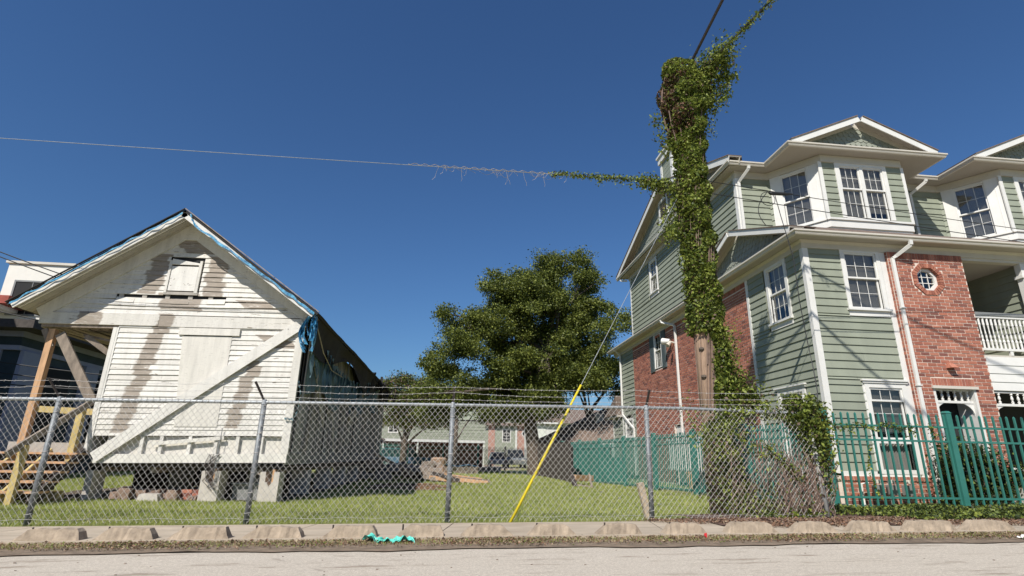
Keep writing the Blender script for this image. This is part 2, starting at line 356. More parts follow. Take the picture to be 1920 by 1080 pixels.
# wheel stops
where = ['at the far left of the row', 'second from the left, its end cracked dark', 'third from the left, left of the leaning fence post foot', 'just right of the second fence post', 'left of the teal plastic bag', 'behind the teal plastic bag', 'just right of the third fence post', 'under the foot of the yellow guy guard', 'centre of the row between guy guard and fourth post', 'left of the fourth fence post', 'beside the fourth fence post with mulch behind', 'below the vine wrapped utility pole', 'below the vine clump at the fence corner', 'in front of the ground cover bed', 'last at the right end beside the white litter']
SX = [(-5.06, -4.27), (-4.19, -3.45), (-3.38, -2.59), (-2.51, -1.74), (-1.58, -.84), (-.69, -.01), (.14, .9), (1.0, 1.72), (1.9, 2.62), (2.8, 3.5), (3.67, 4.47), (4.58, 5.35), (5.42, 6.22), (6.27, 7.12), (7.16, 8.02)]
for i, (x0, x1) in enumerate(SX):
    t = thing('wheel_stop', 'low tapered concrete wheel stop, ' + where[i], 'wheel stop', ((x0+x1)/2, 7.5, GZ((x0+x1)/2, 7.5)), 'concrete wheel stops along the street')
    bm = bmesh.new(); L_ = x1-x0; w0, w1, h = .085, .055, .172; gl, gr = (random.uniform(.16, .24), random.uniform(.05, .08)) if i < 6 else (random.uniform(.13, .19), random.uniform(.13, .2))
    nx = 18; rows = []
    for k in range(nx+1):
        u = k/nx; x = -L_/2 + L_*u; tt = min(1, u*L_/gl, (L_-u*L_)/gr); hh = max(.012, h*tt)+random.uniform(-.009, .006)-(.02*random.random() if random.random() < .12 else 0)
        ww = w0+.03*(1-tt)*0; wt = w0+(w1-w0)*tt
        rows.append([bm.verts.new((x+random.uniform(-.006, .006), yy+random.uniform(-.008, .008), zz)) for yy, zz in ((-w0-.02, -.03), (-wt, hh), (wt, hh), (w0+.02, -.03))])
    for k in range(nx):
        for j in range(3): bm.faces.new((rows[k][j], rows[k+1][j], rows[k+1][j+1], rows[k][j+1]))
    bm.faces.new(rows[0]); bm.faces.new(rows[-1][::-1])
    bmesh.ops.recalc_face_normals(bm, faces=bm.faces); me = bpy.data.meshes.new('block'); bm.to_mesh(me); bm.free(); me.materials.append(CONC)
    o = link('block', me, t)
    rb = MB().tube([((x0+x1)/2-.2, 7.5, t.location.z+.1), ((x0+x1)/2-.2, 7.5, t.location.z+.178)], .011, 6); rb.build('anchor_pin', RUST, t)
# grass blades (lawn), nearest dense
def blades(name, n, x0, x1, y0, y1, h, wd, mats, keep=None, ypow=1.0, kind='stuff', dz=0, wts=None, lean=.5):
    x = rng.uniform(x0, x1, n); y = y0+(y1-y0)*rng.random(n)**ypow
    if keep is not None: k = keep(x, y); x, y = x[k], y[k]; n = len(x)
    z = gz(x, y)-.03+dz; sc = 1+np.clip((y-10)/22, 0, 1.8)
    hh = h*rng.uniform(.5, 1.25, n)*np.sqrt(sc); w_ = wd*sc; an = rng.uniform(0, 2*np.pi, n)
    dx, dy = np.cos(an)*w_, np.sin(an)*w_; lx, ly = rng.normal(0, lean, n)*hh, rng.normal(0, lean, n)*hh
    V = np.stack([np.stack([x-dx, y-dy, z], 1), np.stack([x+dx, y+dy, z], 1), np.stack([x+lx, y+ly, z+hh], 1)], 1).reshape(-1, 3)
    F = np.arange(3*n).reshape(n, 3); mi = rng.choice(len(mats), n, p=wts)
    return fastmesh(name, V, F, mats, None, kind, mi)
GR = [leafmat('grass_blade_light', (.42, .49, .13), (.50, .54, .16), .4), leafmat('grass_blade_mid', (.27, .35, .08), (.34, .41, .10), .4), leafmat('grass_blade_straw', (.62, .57, .30), (.56, .51, .26), .3)]
def lawnkeep(x, y):
    k = (x > -.78*y-1) & (x < .42*y+4.0)
    k &= ~((x > -9.3) & (x < -3.4) & (y > 12.9) & (y < 29) & (rng.random(len(x)) < .93))
    lim = np.where(y < 11, 7.8, 7.7-.13*(y-11)); k &= x < lim
    k &= ~((x > 3.3+1.2*(9.6-y)) & (y < 9.6))
    return k
tag(blades('lawn_grass', 330000, -16, 8, 8.93, 24, .055, .006, GR, lawnkeep, 1.5, wts=[.5, .38, .12]), 'short mown sunlit grass of the empty lot behind the chain link fence', 'grass')
tag(blades('far_lawn_grass', 90000, -22, 8, 20, 48, .07, .012, GR, lawnkeep, 1.3, wts=[.5, .38, .12]), 'far part of the mown lawn reaching the back fences', 'grass')
tag(blades('gutter_weeds', 15000, -8, 9, 7.0, 7.42, .03, .004, [GR[1], GR[2], DEAD[0]], None, 1, dz=.045, wts=[.25, .35, .40]), 'thin dry weeds and leaf litter in the dirt along the wheel stops', 'weeds')

def patch(name, x0, x1, y0, y1, dz, m, n=40):
    xs = np.linspace(x0, x1, n); ys = np.linspace(y0, y1, n); X, Y = np.meshgrid(xs, ys, indexing='ij')
    ex_ = .12*np.sin(Y*3.1)+.07*np.sin(Y*8.3); ey_ = .12*np.sin(X*2.7)+.06*np.sin(X*9.1)
    X2 = X+np.where((X == x0) | (X == x1), ex_, 0); Y2 = Y+np.where((Y == y0) | (Y == y1), ey_, 0)
    Z = gz(X2, Y2)+dz+.012*np.sin(X*7)*np.sin(Y*6); V = np.stack([X2, Y2, Z], -1).reshape(-1, 3); i, j = np.meshgrid(np.arange(n-1), np.arange(n-1), indexing='ij'); a = (i*n+j).ravel()
    return fastmesh(name, V, np.stack([a, a+n, a+n+1, a+1], 1), m, None, 'structure', smooth=True)
patch('bare_soil', -9.2, -3.6, 13.0, 29, .0, mat('dark_bare_soil', (.10, .075, .055), .95, .3, 5, bst=.8))

n = 22000; x = rng.uniform(-8, 9, n); y = 7.42-.62*rng.random(n)**1.6; P = np.stack([x, y, gz(x, y)+.02+rng.random(n)*.02], 1); k = rng.random(n) < .45+.4*np.sin(x*2.3)*np.sin(x*.7+1)
tag(leaves('gutter_litter', P[k], .035, [DEAD[0], DEAD[1], GR[1], DIRT], weights=[.35, .25, .12, .28], up=1.4, aspect=.4), 'brown leaf bits and crumbs of dirt lying in the gutter strip', 'leaf litter')
tag(blades('fence_line_weeds', 9000, -8, 3.2, 8.9, 9.22, .085, .005, GR, None, 1, wts=[.4, .4, .2]), 'longer uncut grass tufts along the foot of the chain link fence', 'weeds')
def tufts(x0, x1, y0, y1, n, per, h):
    C = np.stack([rng.uniform(x0, x1, n), rng.uniform(y0, y1, n)], 1)
    return np.repeat(C, per, 0)+rng.normal(0, .05, (n*per, 2))
C = tufts(-8, 7, 9.4, 20, 260, 28, .1); m_ = len(C); z = gz(C[:, 0], C[:, 1])-.03; hh = .10*rng.uniform(.4, 1.3, m_); an = rng.uniform(0, 6.28, m_); w_ = .005
k = lawnkeep(C[:, 0], C[:, 1]); lx, ly = rng.normal(0, .5, m_)*hh, rng.normal(0, .5, m_)*hh
V = np.stack([np.stack([C[:, 0]-np.cos(an)*w_, C[:, 1]-np.sin(an)*w_, z], 1), np.stack([C[:, 0]+np.cos(an)*w_, C[:, 1]+np.sin(an)*w_, z], 1), np.stack([C[:, 0]+lx, C[:, 1]+ly, z+hh], 1)], 1)[k].reshape(-1, 3)
tag(fastmesh('lawn_tufts', V, np.arange(len(V)).reshape(-1, 3), GR, None, 'stuff', rng.choice(3, len(V)//3, p=[.3, .5, .2])), 'scattered taller grass tufts standing out of the mown lawn', 'grass')
# ================================================================= WHITE DERELICT HOUSE
HY = 12.75
def T(x): return .018*(x+6.4)
def tilt(vv): vv = vv.copy(); vv[:, 2] += .018*(np.minimum(vv[:, 0], 2)+6.4); return vv
H = thing('derelict_house', 'white weathered gabled wooden house on block piers with boarded door and torn tarp', 'house', (-6.4, 12.75, 0))
def clap(parent, segs, z0, ex, m, name='clapboard', th=.024, yw=HY, jit=.006, sag=0):
    for a, b in segs:
        dz0, dz1 = random.uniform(-jit, jit), random.uniform(-jit, jit)
        ph = random.random()*.5
        B = MB(); n = 6 if sag else 1
        for k in range(n):
            u0, u1 = a+(b-a)*k/n, a+(b-a)*(k+1)/n
            s0, s1 = -sag*math.sin(math.pi*k/n), -sag*math.sin(math.pi*(k+1)/n)
            za, zb = z0+dz0+(dz1-dz0)*k/n+s0, z0+dz0+(dz1-dz0)*(k+1)/n+s1
            t = th*random.uniform(.8, 1.25)
            B.hexa([(u0, yw-t, za), (u1, yw-t, zb), (u1, yw+.01, zb), (u0, yw+.01, za), (u0, yw-.004, za+ex+.012), (u1, yw-.004, zb+ex+.012), (u1, yw+.01, zb+ex+.012), (u0, yw+.01, za+ex+.012)])
        B.build(name, m, parent, fn=tilt)
# walls behind the boards (dark cavity, studs)
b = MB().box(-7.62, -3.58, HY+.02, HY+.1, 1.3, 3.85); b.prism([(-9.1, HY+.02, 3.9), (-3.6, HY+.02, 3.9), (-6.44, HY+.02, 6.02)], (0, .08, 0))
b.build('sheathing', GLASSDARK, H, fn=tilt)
for x in (-7.7, -7.2, -6.7, -6.2, -5.75, -5.3, -4.9):
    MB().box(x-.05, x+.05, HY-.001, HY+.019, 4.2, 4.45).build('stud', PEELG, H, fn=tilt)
z = 1.31; ex = .118
while z < 3.68:
    L = [(-7.58, -3.7)]
    if z > 1.5: L = [(-7.58, -5.96-.21*(z-1.5)/2), (-5.12, -3.7)]
    LL = []
    for a, c in L:
        if c-a > 1.2 and random.random() < .3: mid = random.uniform(a+.3, c-.3); LL += [(a, mid-.002), (mid+.002, c)]
        else: LL.append((a, c))
    clap(H, LL, z, ex, PEEL); z += ex
# gable boards
def gw(z): # half-limits of gable at height z (inner edge of rake boards)
    return (-9.2+(z-3.85)*(2.75/2.15), -3.55-(z-3.95)*(2.9/2.1))
z = 3.98; k = 0
while z < 5.95:
    l, r_2 = gw(z); 
    if r_2-l > .15:
        if z < 5.3 and z > 4.45: L = [(l, -6.80), (-6.03, r_2)]
        else: L = [(l, r_2)]
        if k == 3: pass          # board slipped out: dark gap
        if 4.28 < z < 4.38: L = [(l, -7.8), (-5.4, r_2)]; clap(H, [(-7.79, -5.41)], z-.075, ex*.95, PEEL, sag=.02, th=.034)
        sag = .05 if 4.16 < z < 4.28 else 0
        LL = []
        for a, c in L:
            if c-a > 1.6 and not sag and random.random() < .45: mid = random.uniform(a+.5, c-.5); LL += [(a, mid), (mid+.004, c)]
            else: LL.append((a, c))
        clap(H, LL, z, ex, PEEL, sag=sag, th=.024 if not sag else .036)
    z += ex; k += 1
# horizontal belt boards
MB().box(-9.25, -6.75, HY-.05, HY-.012, 3.71, 3.97).build('belt_board', PEEL, H, fn=tilt)
MB().box(-6.745, -3.52, HY-.045, HY-.012, 3.70, 3.955).build('belt_board', PEEL, H, fn=tilt)
MB().box(-9.2, -7.6, HY-.01, HY+.12, 3.64, 3.72).build('porch_beam', OLDW, H, fn=tilt)
# corner boards
MB().box(-3.70, -3.53, HY-.03, HY+.03, .94, 3.74).build('corner_board', PEELT, H, fn=tilt)
MB().box(-7.68, -7.60, HY-.035, HY+.05, 1.0, 3.66).build('corner_board', PEELT, H, fn=tilt)
MB().box(-7.60, -7.56, HY-.03, HY+.01, 1.25, 3.66).build('corner_board', PEELT, H, fn=tilt)
# boarded door with header
b = MB(); b.hexa([(-5.98, HY-.028, 1.50), (-5.10, HY-.028, 1.50), (-5.10, HY-.002, 1.50), (-5.98, HY-.002, 1.50), (-6.19, HY-.028, 3.50), (-5.11, HY-.028, 3.50), (-5.11, HY-.002, 3.50), (-6.19, HY-.002, 3.50)])
bd = b.build('boarded_door', PLY, H, fn=tilt)
MB().box(-6.27, -4.95, HY-.06, HY-.005, 3.52, 3.68).build('door_header', PLY, H, fn=tilt)
# attic hatch
b = MB().box(-6.73, -6.12, HY-.03, HY-.004, 4.56, 5.16); hb = b.build('attic_hatch', peel('flaking_hatch_paint', [], .58, stretch=(2, 1, 2)), H, fn=tilt)
for q in ((-6.79, -6.735, 4.5, 5.3), (-6.115, -6.06, 4.5, 5.3), (-6.13, -6.118, 4.5, 5.2)):
    MB().box(q[0], q[1], HY-.05, HY-.004, q[2], q[3]).build('hatch_trim', PEELT, H, fn=tilt)
MB().hexa([(-6.74, HY-.045, 5.20), (-6.11, HY-.045, 5.20), (-6.11, HY-.004, 5.20), (-6.74, HY-.004, 5.20), (-6.74, HY-.045, 5.34), (-6.11, HY-.045, 5.24), (-6.11, HY-.004, 5.24), (-6.74, HY-.004, 5.34)]).build('hatch_trim', PEELT, H, fn=tilt)
MB().box(-6.8, -6.04, HY-.04, HY-.004, 4.46, 4.53).build('hatch_sill', PEELG, H, fn=tilt)
# bottom band: trim board, open stud bay with recessed sheet
MB().box(-7.45, -3.545, HY-.035, HY+.03, .752, .935).build('bottom_board', PLY, H, fn=tilt)
MB().box(-7.3, -3.7, HY+.055, HY+.07, .9, 1.32).build('inner_sheet', PLY, H, fn=tilt)
for x in (-6.57, -6.18, -5.60, -5.06, -4.62, -4.12):
    MB().box(x-.035, x+.035, HY-.02, HY+.05, .93, 1.30).build('stub_stud', PEELT, H, fn=tilt)
MB().beam((-6.35, HY-.045, 1.14), (-4.9, HY-.045, 1.27), .018, .075).build('loose_slat', PLY, H, fn=tilt)
MB().beam((-6.9, HY+.06, 1.05), (-5.6, HY+.08, 1.12), .03, .05).build('loose_slat', PEELT, H, fn=tilt)
# diagonal brace
MB().beam((-7.43, HY-.075, .86), (-3.56, HY-.075, 3.86), .045, .235).build('diagonal_brace', peel('brace_paint', [], .66, stretch=(1.4, 1, 2)), H, fn=tilt)
# rake boards on the wall
PK = (-6.45, 6.02)
for (xa, za), hgt in (((-9.3, 3.83), .27), ((-3.5, 3.93), .27)):
    MB().beam((xa, HY-.03, za+.1), (PK[0]+(.02 if xa < -6 else .0), HY-.03, PK[1]+.06), .035, hgt).build('rake_board', PEELT, H, fn=tilt)
MB().prism([(-6.62, HY-.06, 5.82), (-6.28, HY-.06, 5.82), (-6.2, HY-.06, 6.02), (-6.45, HY-.06, 6.24), (-6.72, HY-.06, 6.02)], (0, .05, 0)).build('peak_plate', PEELT, H, fn=tilt)
# roof: two planes with sheathing boards under the overhang, felt and metal edge on top
F0, F1 = 12.22, 29.6
def rp(side, s, y, off=0):         # s 0 ridge .. 1 eave ; off normal offset
    rx, rz = -6.42, 6.36
    ex_, ez = (-9.55, 3.98) if side < 0 else (-3.18, 4.06)
    nx, nz = (-(rz-ez), -(rx-ex_)) if side < 0 else ((rz-ez), (ex_-rx))
    n = Vector((-(rz-ez), 0, (rx-ex_))) if side < 0 else Vector((rz-ez, 0, ex_-rx)); n.normalize()
    wob = .02*math.sin(s*9+y) if side > 0 else .01*math.sin(s*7)
    q = Vector((rx+(ex_-rx)*s, y, rz+(ez-rz)*s+wob*.5)) + n*off
    return q
for side in (-1, 1):
    for k in range(9):             # soffit / sheathing planks running along the rake
        y0 = F0+.02+k*.19
        b = MB(); oz_ = -.09-.006*(k % 2); P = [rp(side, 0, y0, oz_), rp(side, 1, y0, oz_), rp(side, 1, y0+.17, oz_), rp(side, 0, y0+.17, oz_)]
        Q = [rp(side, 0, y0, -.065), rp(side, 1, y0, -.065), rp(side, 1, y0+.17, -.065), rp(side, 0, y0+.17, -.065)]
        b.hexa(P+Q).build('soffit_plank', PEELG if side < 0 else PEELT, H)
    b = MB(); b.grid(lambda u, v: rp(side, u*1.015, F0-.05+(F1-F0)*v, .012+.012*math.sin(u*40)*math.sin(v*50)), 16, 40)
    n0 = len(b.v); b.grid(lambda u, v: rp(side, u*1.015, F0-.05+(F1-F0)*v, -.05), 16, 40)
    b.grid(lambda u, v: rp(side, u*1.015, F0-.05, -.05+.062*v), 16, 1); b.grid(lambda u, v: rp(side, 1.015, F0-.05+(F1-F0)*u, -.05+.062*v), 40, 1)
    b.build('roof_deck', FELT, H)
    b = MB(); b.beam(rp(side, .005, F0-.03, -.10), rp(side, 1.0, F0-.03, -.10), .03, .11).build('barge_board', PEELT, H)
    b = MB(); b.beam(rp(side, -.005, F0-.06, .03), rp(side, 1.015, F0-.06, .03), .04, .018).build('drip_edge', FELT if side < 0 else OLDW, H)
    b = MB(); b.beam(rp(side, .03, F0+.1, -.115), rp(side, .99, F0+.1, -.115), .05, .05).build('rake_moulding', PEELT, H)
# right long wall: shaded vertical planks with gaps
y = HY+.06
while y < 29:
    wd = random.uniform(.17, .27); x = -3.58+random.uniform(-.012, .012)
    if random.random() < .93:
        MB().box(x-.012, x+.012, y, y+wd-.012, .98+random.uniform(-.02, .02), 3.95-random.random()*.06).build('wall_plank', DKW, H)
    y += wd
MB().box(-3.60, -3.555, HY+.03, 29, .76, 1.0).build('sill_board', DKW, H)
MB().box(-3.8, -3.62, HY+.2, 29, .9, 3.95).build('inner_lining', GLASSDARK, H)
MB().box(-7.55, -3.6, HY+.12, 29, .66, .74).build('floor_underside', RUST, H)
MB().box(-9.3, -9.15, 12.9, 29, 3.6, 3.85).build('eave_beam', OLDW, H)
MB().box(-7.66, -7.60, HY+.06, 29, .9, 3.9).build('left_wall', PEEL, H)
for y in (14.3, 16.2, 18.4, 24): MB().box(-7.70, -7.665, y-.05, y+.05, .95, 3.7).build('wall_batten', PEELT, H)
for y0, l in ((14.0, .5), (18.2, -.3), (22.4, .5), (25.0, .1)):
    MB().beam((-3.50, y0, 1.1), (-3.42, y0+l, 3.85), .03, .16).build('leaning_board', mat('leaning_board_wood_%d' % int(y0), (.22, .2, .17), .8, .2, 5), H)
MB().box(-3.62, -3.56, 28.9, 29.05, .8, 4).build('corner_board', PEELG, H)
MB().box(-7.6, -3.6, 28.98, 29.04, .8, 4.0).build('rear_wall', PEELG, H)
# skirting boards along the left side under the floor, two openings left
for y0, y1 in ((12.9, 13.55), (14.75, 16.45), (17.9, 29.0)):
    y = y0
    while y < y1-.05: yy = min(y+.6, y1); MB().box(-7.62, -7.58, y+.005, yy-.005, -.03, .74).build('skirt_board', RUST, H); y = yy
# joists under the floor
for x in (-7.3, -6.3, -5.1, -4.1): MB().box(x-.05, x+.05, 12.9, 29, .55, .66).build('floor_joist', OLDW, H)
for q, (a, c, w_) in enumerate((((-3.44, 13.25, 3.5), (-3.42, 15.3, 1.75), .17), ((-3.40, 22.3, 4.0), (-3.40, 19.2, 2.1), .30), ((-3.42, 12.98, 3.7), (-3.45, 13.0, 1.5), .12), ((-3.38, 27.0, 3.8), (-3.42, 26.6, 1.2), .25), ((-3.42, 16.2, 2.2), (-3.42, 17.0, 1.1), .12))):
    MB().beam(a, c, .025, w_, (0, 1, .3)).build('pale_board', PEELG, H)
# black felt sagging from the right eave
b = MB()
b.grid(lambda u, v: Vector((-3.18-.12*v-.1*math.sin(v*3)*abs(math.sin(u*19)), 12.5+15.5*u, 4.0+T(-3.2)-.12*(1-math.cos(u*14))*.4 - v*(.55+.3*math.sin(u*13+.7)))), 90, 6)
b.build('hanging_felt', FELT, H)
for k in range(40):
    yy = random.uniform(22, 29.3); l = random.uniform(.1, .45)
    MB().beam((-3.2+random.uniform(-.2, .25), yy, 4.02+random.uniform(-.15, .2)), (-3.25+random.uniform(-.3, .3), yy+random.uniform(-.3, .3), 4.0-l), .1, .012).build('felt_scrap', FELT, H)
# porch framing
P_ = [('porch_post', (-8.97, 12.83, 1.12), (-8.97, 12.83, 3.60), .13, .13, RAWW), ('corner_strut', (-8.80, 12.80, 3.5), (-7.80, 12.80, 2.02), .05, .2, OLDW), ('porch_rail', (-8.9, 12.88, 1.86), (-7.72, 12.88, 1.80), .05, .13, YELW)]
for nme, a, c, w_, h_, m_ in P_: MB().beam(a, c, w_, h_, (0, 0, 1) if nme != 'porch_post' else (0, 1, 0)).build(nme, m_, H, fn=tilt)
MB().beam((-9.15, 12.8, 3.55), (-8.92, 12.8, 3.15), .04, .12).build('corner_strut', OLDW, H)
MB().box(-9.2, -7.7, 12.9, 15.2, 1.06, 1.12).build('porch_floor', OLDW, H)
MB().box(-9.22, -7.72, 12.80, 12.84, .90, 1.13).build('porch_skirt', PEELG, H)
for k in range(7):
    x = -9.1+k*.22; MB().beam((x, 12.95, 3.62), (x+random.uniform(-.1, .2), 16.5, 3.65-random.random()*.1), .16, .02).build('ceiling_slat', OLDW, H)
MB().beam((-8.35, 12.95, 3.45), (-7.75, 13.1, 3.02), .03, .12).build('fallen_board', OLDW, H)
MB().beam((-8.5, 13.2, 3.5), (-7.7, 13.2, 3.36), .25, .05).build('fallen_board', OLDW, H)
MB().box(-8.0, -7.86, 13.4, 13.5, 1.1, 3.6).build('porch_post', PEELG, H)
# stairs
S = thing('porch_stairs', 'open wooden stairs with sloping grey handrail climbing to the house porch', 'stairs', (-8.6, 12.2, 0))
for k in range(5):
    z = .93-.175*k; y = 12.66-.22*k
    if z > .05: MB().box(-9.9, -7.62, y-.14, y+.14, z-.04, z).build('tread', RAWW, S); MB().box(-9.85, -7.68, y+.10, y+.13, z-.17, z-.045).build('riser', RUST, S)
for x in (-9.6, -8.9, -8.3): MB().beam((x, 11.62, .06), (x, 12.75, .95), .05, .16).build('stringer', YELW, S)
MB().beam((-7.66, 11.5, .0), (-7.66, 12.75, .95), .05, .2).build('stringer', RUST, S)
MB().beam((-8.02, 11.55, -.02), (-8.02, 11.55, 1.06), .11, .11, (0, 1, 0)).build('newel_post', YELW, S)
MB().beam((-7.86, 12.66, .7), (-7.86, 12.66, 1.85), .12, .12, (0, 1, 0)).build('newel_post', YELW, S)
MB().beam((-8.08, 11.25, .88), (-7.76, 12.75, 1.98), .05, .13).build('handrail', OLDW, S)
MB().box(-7.95, -7.7, 12.3, 12.5, -.02, .2).build('support_block', YELW, S)
# piers: one thing each (blocks the house rests on)
piers = [(-7.47, 12.86, .14, .58, 0, 'thin pale concrete pier under the left front corner of the white house'), (-5.06, 12.86, .38, .61, 1, 'notched pale concrete pier under the middle front of the white house'), (-3.85, 12.86, .40, .61, 1, 'notched pale concrete pier under the right front corner of the white house')]
for x, y, w_, h_, notch, lab in piers:
    t = thing('house_pier', lab, 'pier', (x, y, 0), 'concrete piers under the white house')
    b = MB()
    if notch:
        prof = [(-w_/2, 0), (w_/2, 0), (w_/2, h_), (w_*.22, h_), (w_*.2, .4), (.06, .4), (.0, .31), (-.05, .4), (-w_*.2, .4), (-w_*.22, h_), (-w_/2, h_)]
        b.prism([(x+u, y-.09, z) for u, z in prof[:1]+[(w_/2, 0)]+[(w_/2, .31), (-w_/2, .31)]], (0, .4, 0))
        b.prism([(x-w_/2, y-.09, .3101), (x+.0, y-.09, .3101), (x-.05, y-.09, .4), (x-w_*.2, y-.09, .4), (x-w_*.22, y-.09, h_), (x-w_/2, y-.09, h_)], (0, .4, 0))
        b.prism([(x+.0, y-.09, .3101), (x+w_/2, y-.09, .3101), (x+w_/2, y-.09, h_), (x+w_*.22, y-.09, h_), (x+w_*.2, y-.09, .4), (x+.06, y-.09, .4)], (0, .4, 0))
        b.build('pier_block', CONC2, t); MB().box(x+.04, x+.09, y-.06, y+.2, .36, .66).build('wood_shim', RAWW, t)
    else: b.box(x-w_/2, x+w_/2, y-.09, y+.35, -.03, h_); b.build('pier_block', CONC2, t)
for i, (x, y) in enumerate([(-6.9, 15.6), (-6.1, 15.9), (-5.0, 15.6), (-4.4, 17.6), (-6.5, 21), (-5.2, 21), (-3.85, 15.4), (-3.85, 18), (-3.85, 20.5), (-3.85, 23.2), (-3.85, 26), (-3.85, 28.7)]):
    t = thing('house_pier', 'shaded block pier ' + ('deep under the floor, %s' % ['at the left', 'left of centre', 'right of centre', 'near the right wall', 'far back at the left', 'far back in the middle'][i] if i < 6 else 'in the row under the right house wall, %s' % ['nearest', 'second', 'third', 'fourth', 'fifth', 'at the far rear corner'][i-6]), 'pier', (x, y, 0), 'concrete piers under the white house')
    for k in range(3): MB().box(x-.2, x+.2, y-.2, y+.2, k*.2+.003, k*.2+.197).build('block', CONC2, t)
# tarps
def ribbon(mb, pts, w, tw=1.5, nseg=60):
    P = [Vector(p) for p in pts]
    def at(u):
        f = u*(len(P)-1); i = min(int(f), len(P)-2); return P[i].lerp(P[i+1], f-i)
    mb.grid(lambda u, v: at(u) + Vector((math.sin(u*31*tw)*.012, -abs(math.cos(u*23*tw))*.02, (v-.5)*w*(.55+.45*abs(math.sin(u*17+1)))+.012*math.sin(u*57))), nseg, 2)
tp = thing('blue_tarp', 'torn blue plastic tarp strips fluttering along the white house roof edges', 'tarp', (-3.3, 12.3, 3.8))
b = MB(); ribbon(b, [rp(-1, .02, F0-.075, -.06), rp(-1, .3, F0-.075, -.06), rp(-1, .65, F0-.08, -.055), rp(-1, 1.0, F0-.07, -.05)], .05, 1.5, 140); b.build('left_strip', TARPB, tp)
b = MB(); ribbon(b, [rp(1, .05, F0-.075, -.03), rp(1, .12, F0-.1, -.15), rp(1, .4, F0-.08, -.10), rp(1, .8, F0-.08, -.07), rp(1, 1.0, F0-.07, -.07)], .075, 1.3, 140); b.build('right_strip', TARPB, tp)
b = MB()
for q in range(11):
    pts = []; x = -3.22+random.uniform(-.02, .02); l = (.98, .9, .8, .72, .95, .6, .5, .85, .9, .65, .4)[q]; off = (-.26, -.24, -.2, -.05, .06, -.12, .02, .12, -.27, .1, -.02)[q]
    for k in range(9):
        s = k/8; pts.append((x+off*math.sin(s*2.6)+random.uniform(-.012, .012), 12.22+random.uniform(-.03, .05), 4.12-l*s))
    P = [Vector(p) for p in pts]; wv = random.uniform(.015, .06)
    b.grid(lambda u, v: P[min(int(u*8), 7)].lerp(P[min(int(u*8)+1, 8)], u*8-min(int(u*8), 7)) + Vector(((v-.5)*wv*(.4+u), .03*math.sin(v*6+u*9), 0)), 16, 3)
b.build('hanging_strips', TARPB, tp)
tg = thing('grey_tarp', 'dull torn teal grey tarp sagging along the shaded right wall of the white house', 'tarp', (-3.4, 16, 3))
b = MB()
def tf(u, v):
    y = 12.95+12.5*u; top = 3.85-.55*math.sin(math.pi*min(1, u*1.25))**1.2
    bot = 1.95+.5*abs(math.sin(u*9.5+.5))+.7*u
    return Vector((-3.46+.05*math.sin(u*60+v*3)*(.3+v)+.04*math.sin(u*131), y, top+(bot-top)*v+.02*math.sin(u*90)))
b.grid(tf, 150, 12); b.build('sheet', TARPD, tg)
b = MB()
for q in range(34):
    yy = 13.0+q*.33+random.uniform(-.1, .1); l = random.uniform(.35, 1.25); wv = random.uniform(.05, .22); z0 = 3.75-.45*math.sin(min(1, (yy-13)/9)*math.pi); x0 = -3.36+random.uniform(-.03, .06)
    b.grid(lambda u, v: Vector((x0+.04*math.sin(u*7+v*3), yy+wv*(v-.5)*(1-.7*u)+.12*u*math.sin(q), z0-l*u)), 8, 2)
b.build('torn_strips', TARPD, tg, 'stuff')
b = MB().tube([(-3.2, 12.3, 3.9), (-3.2, 13.4, 3.35), (-3.22, 14.6, 3.1), (-3.25, 16.2, 3.15)], .012, 5); b.build('rope', STEMP, tg)
b = MB(); ribbon(b, [(-3.5, 12.7, 2.55), (-3.42, 12.72, 2.3), (-3.44, 12.7, 1.9), (-3.5, 12.68, 1.72), (-3.68, 12.68, 1.74)], .05, 2, 40); b.build('loose_end', TARPD, tg)
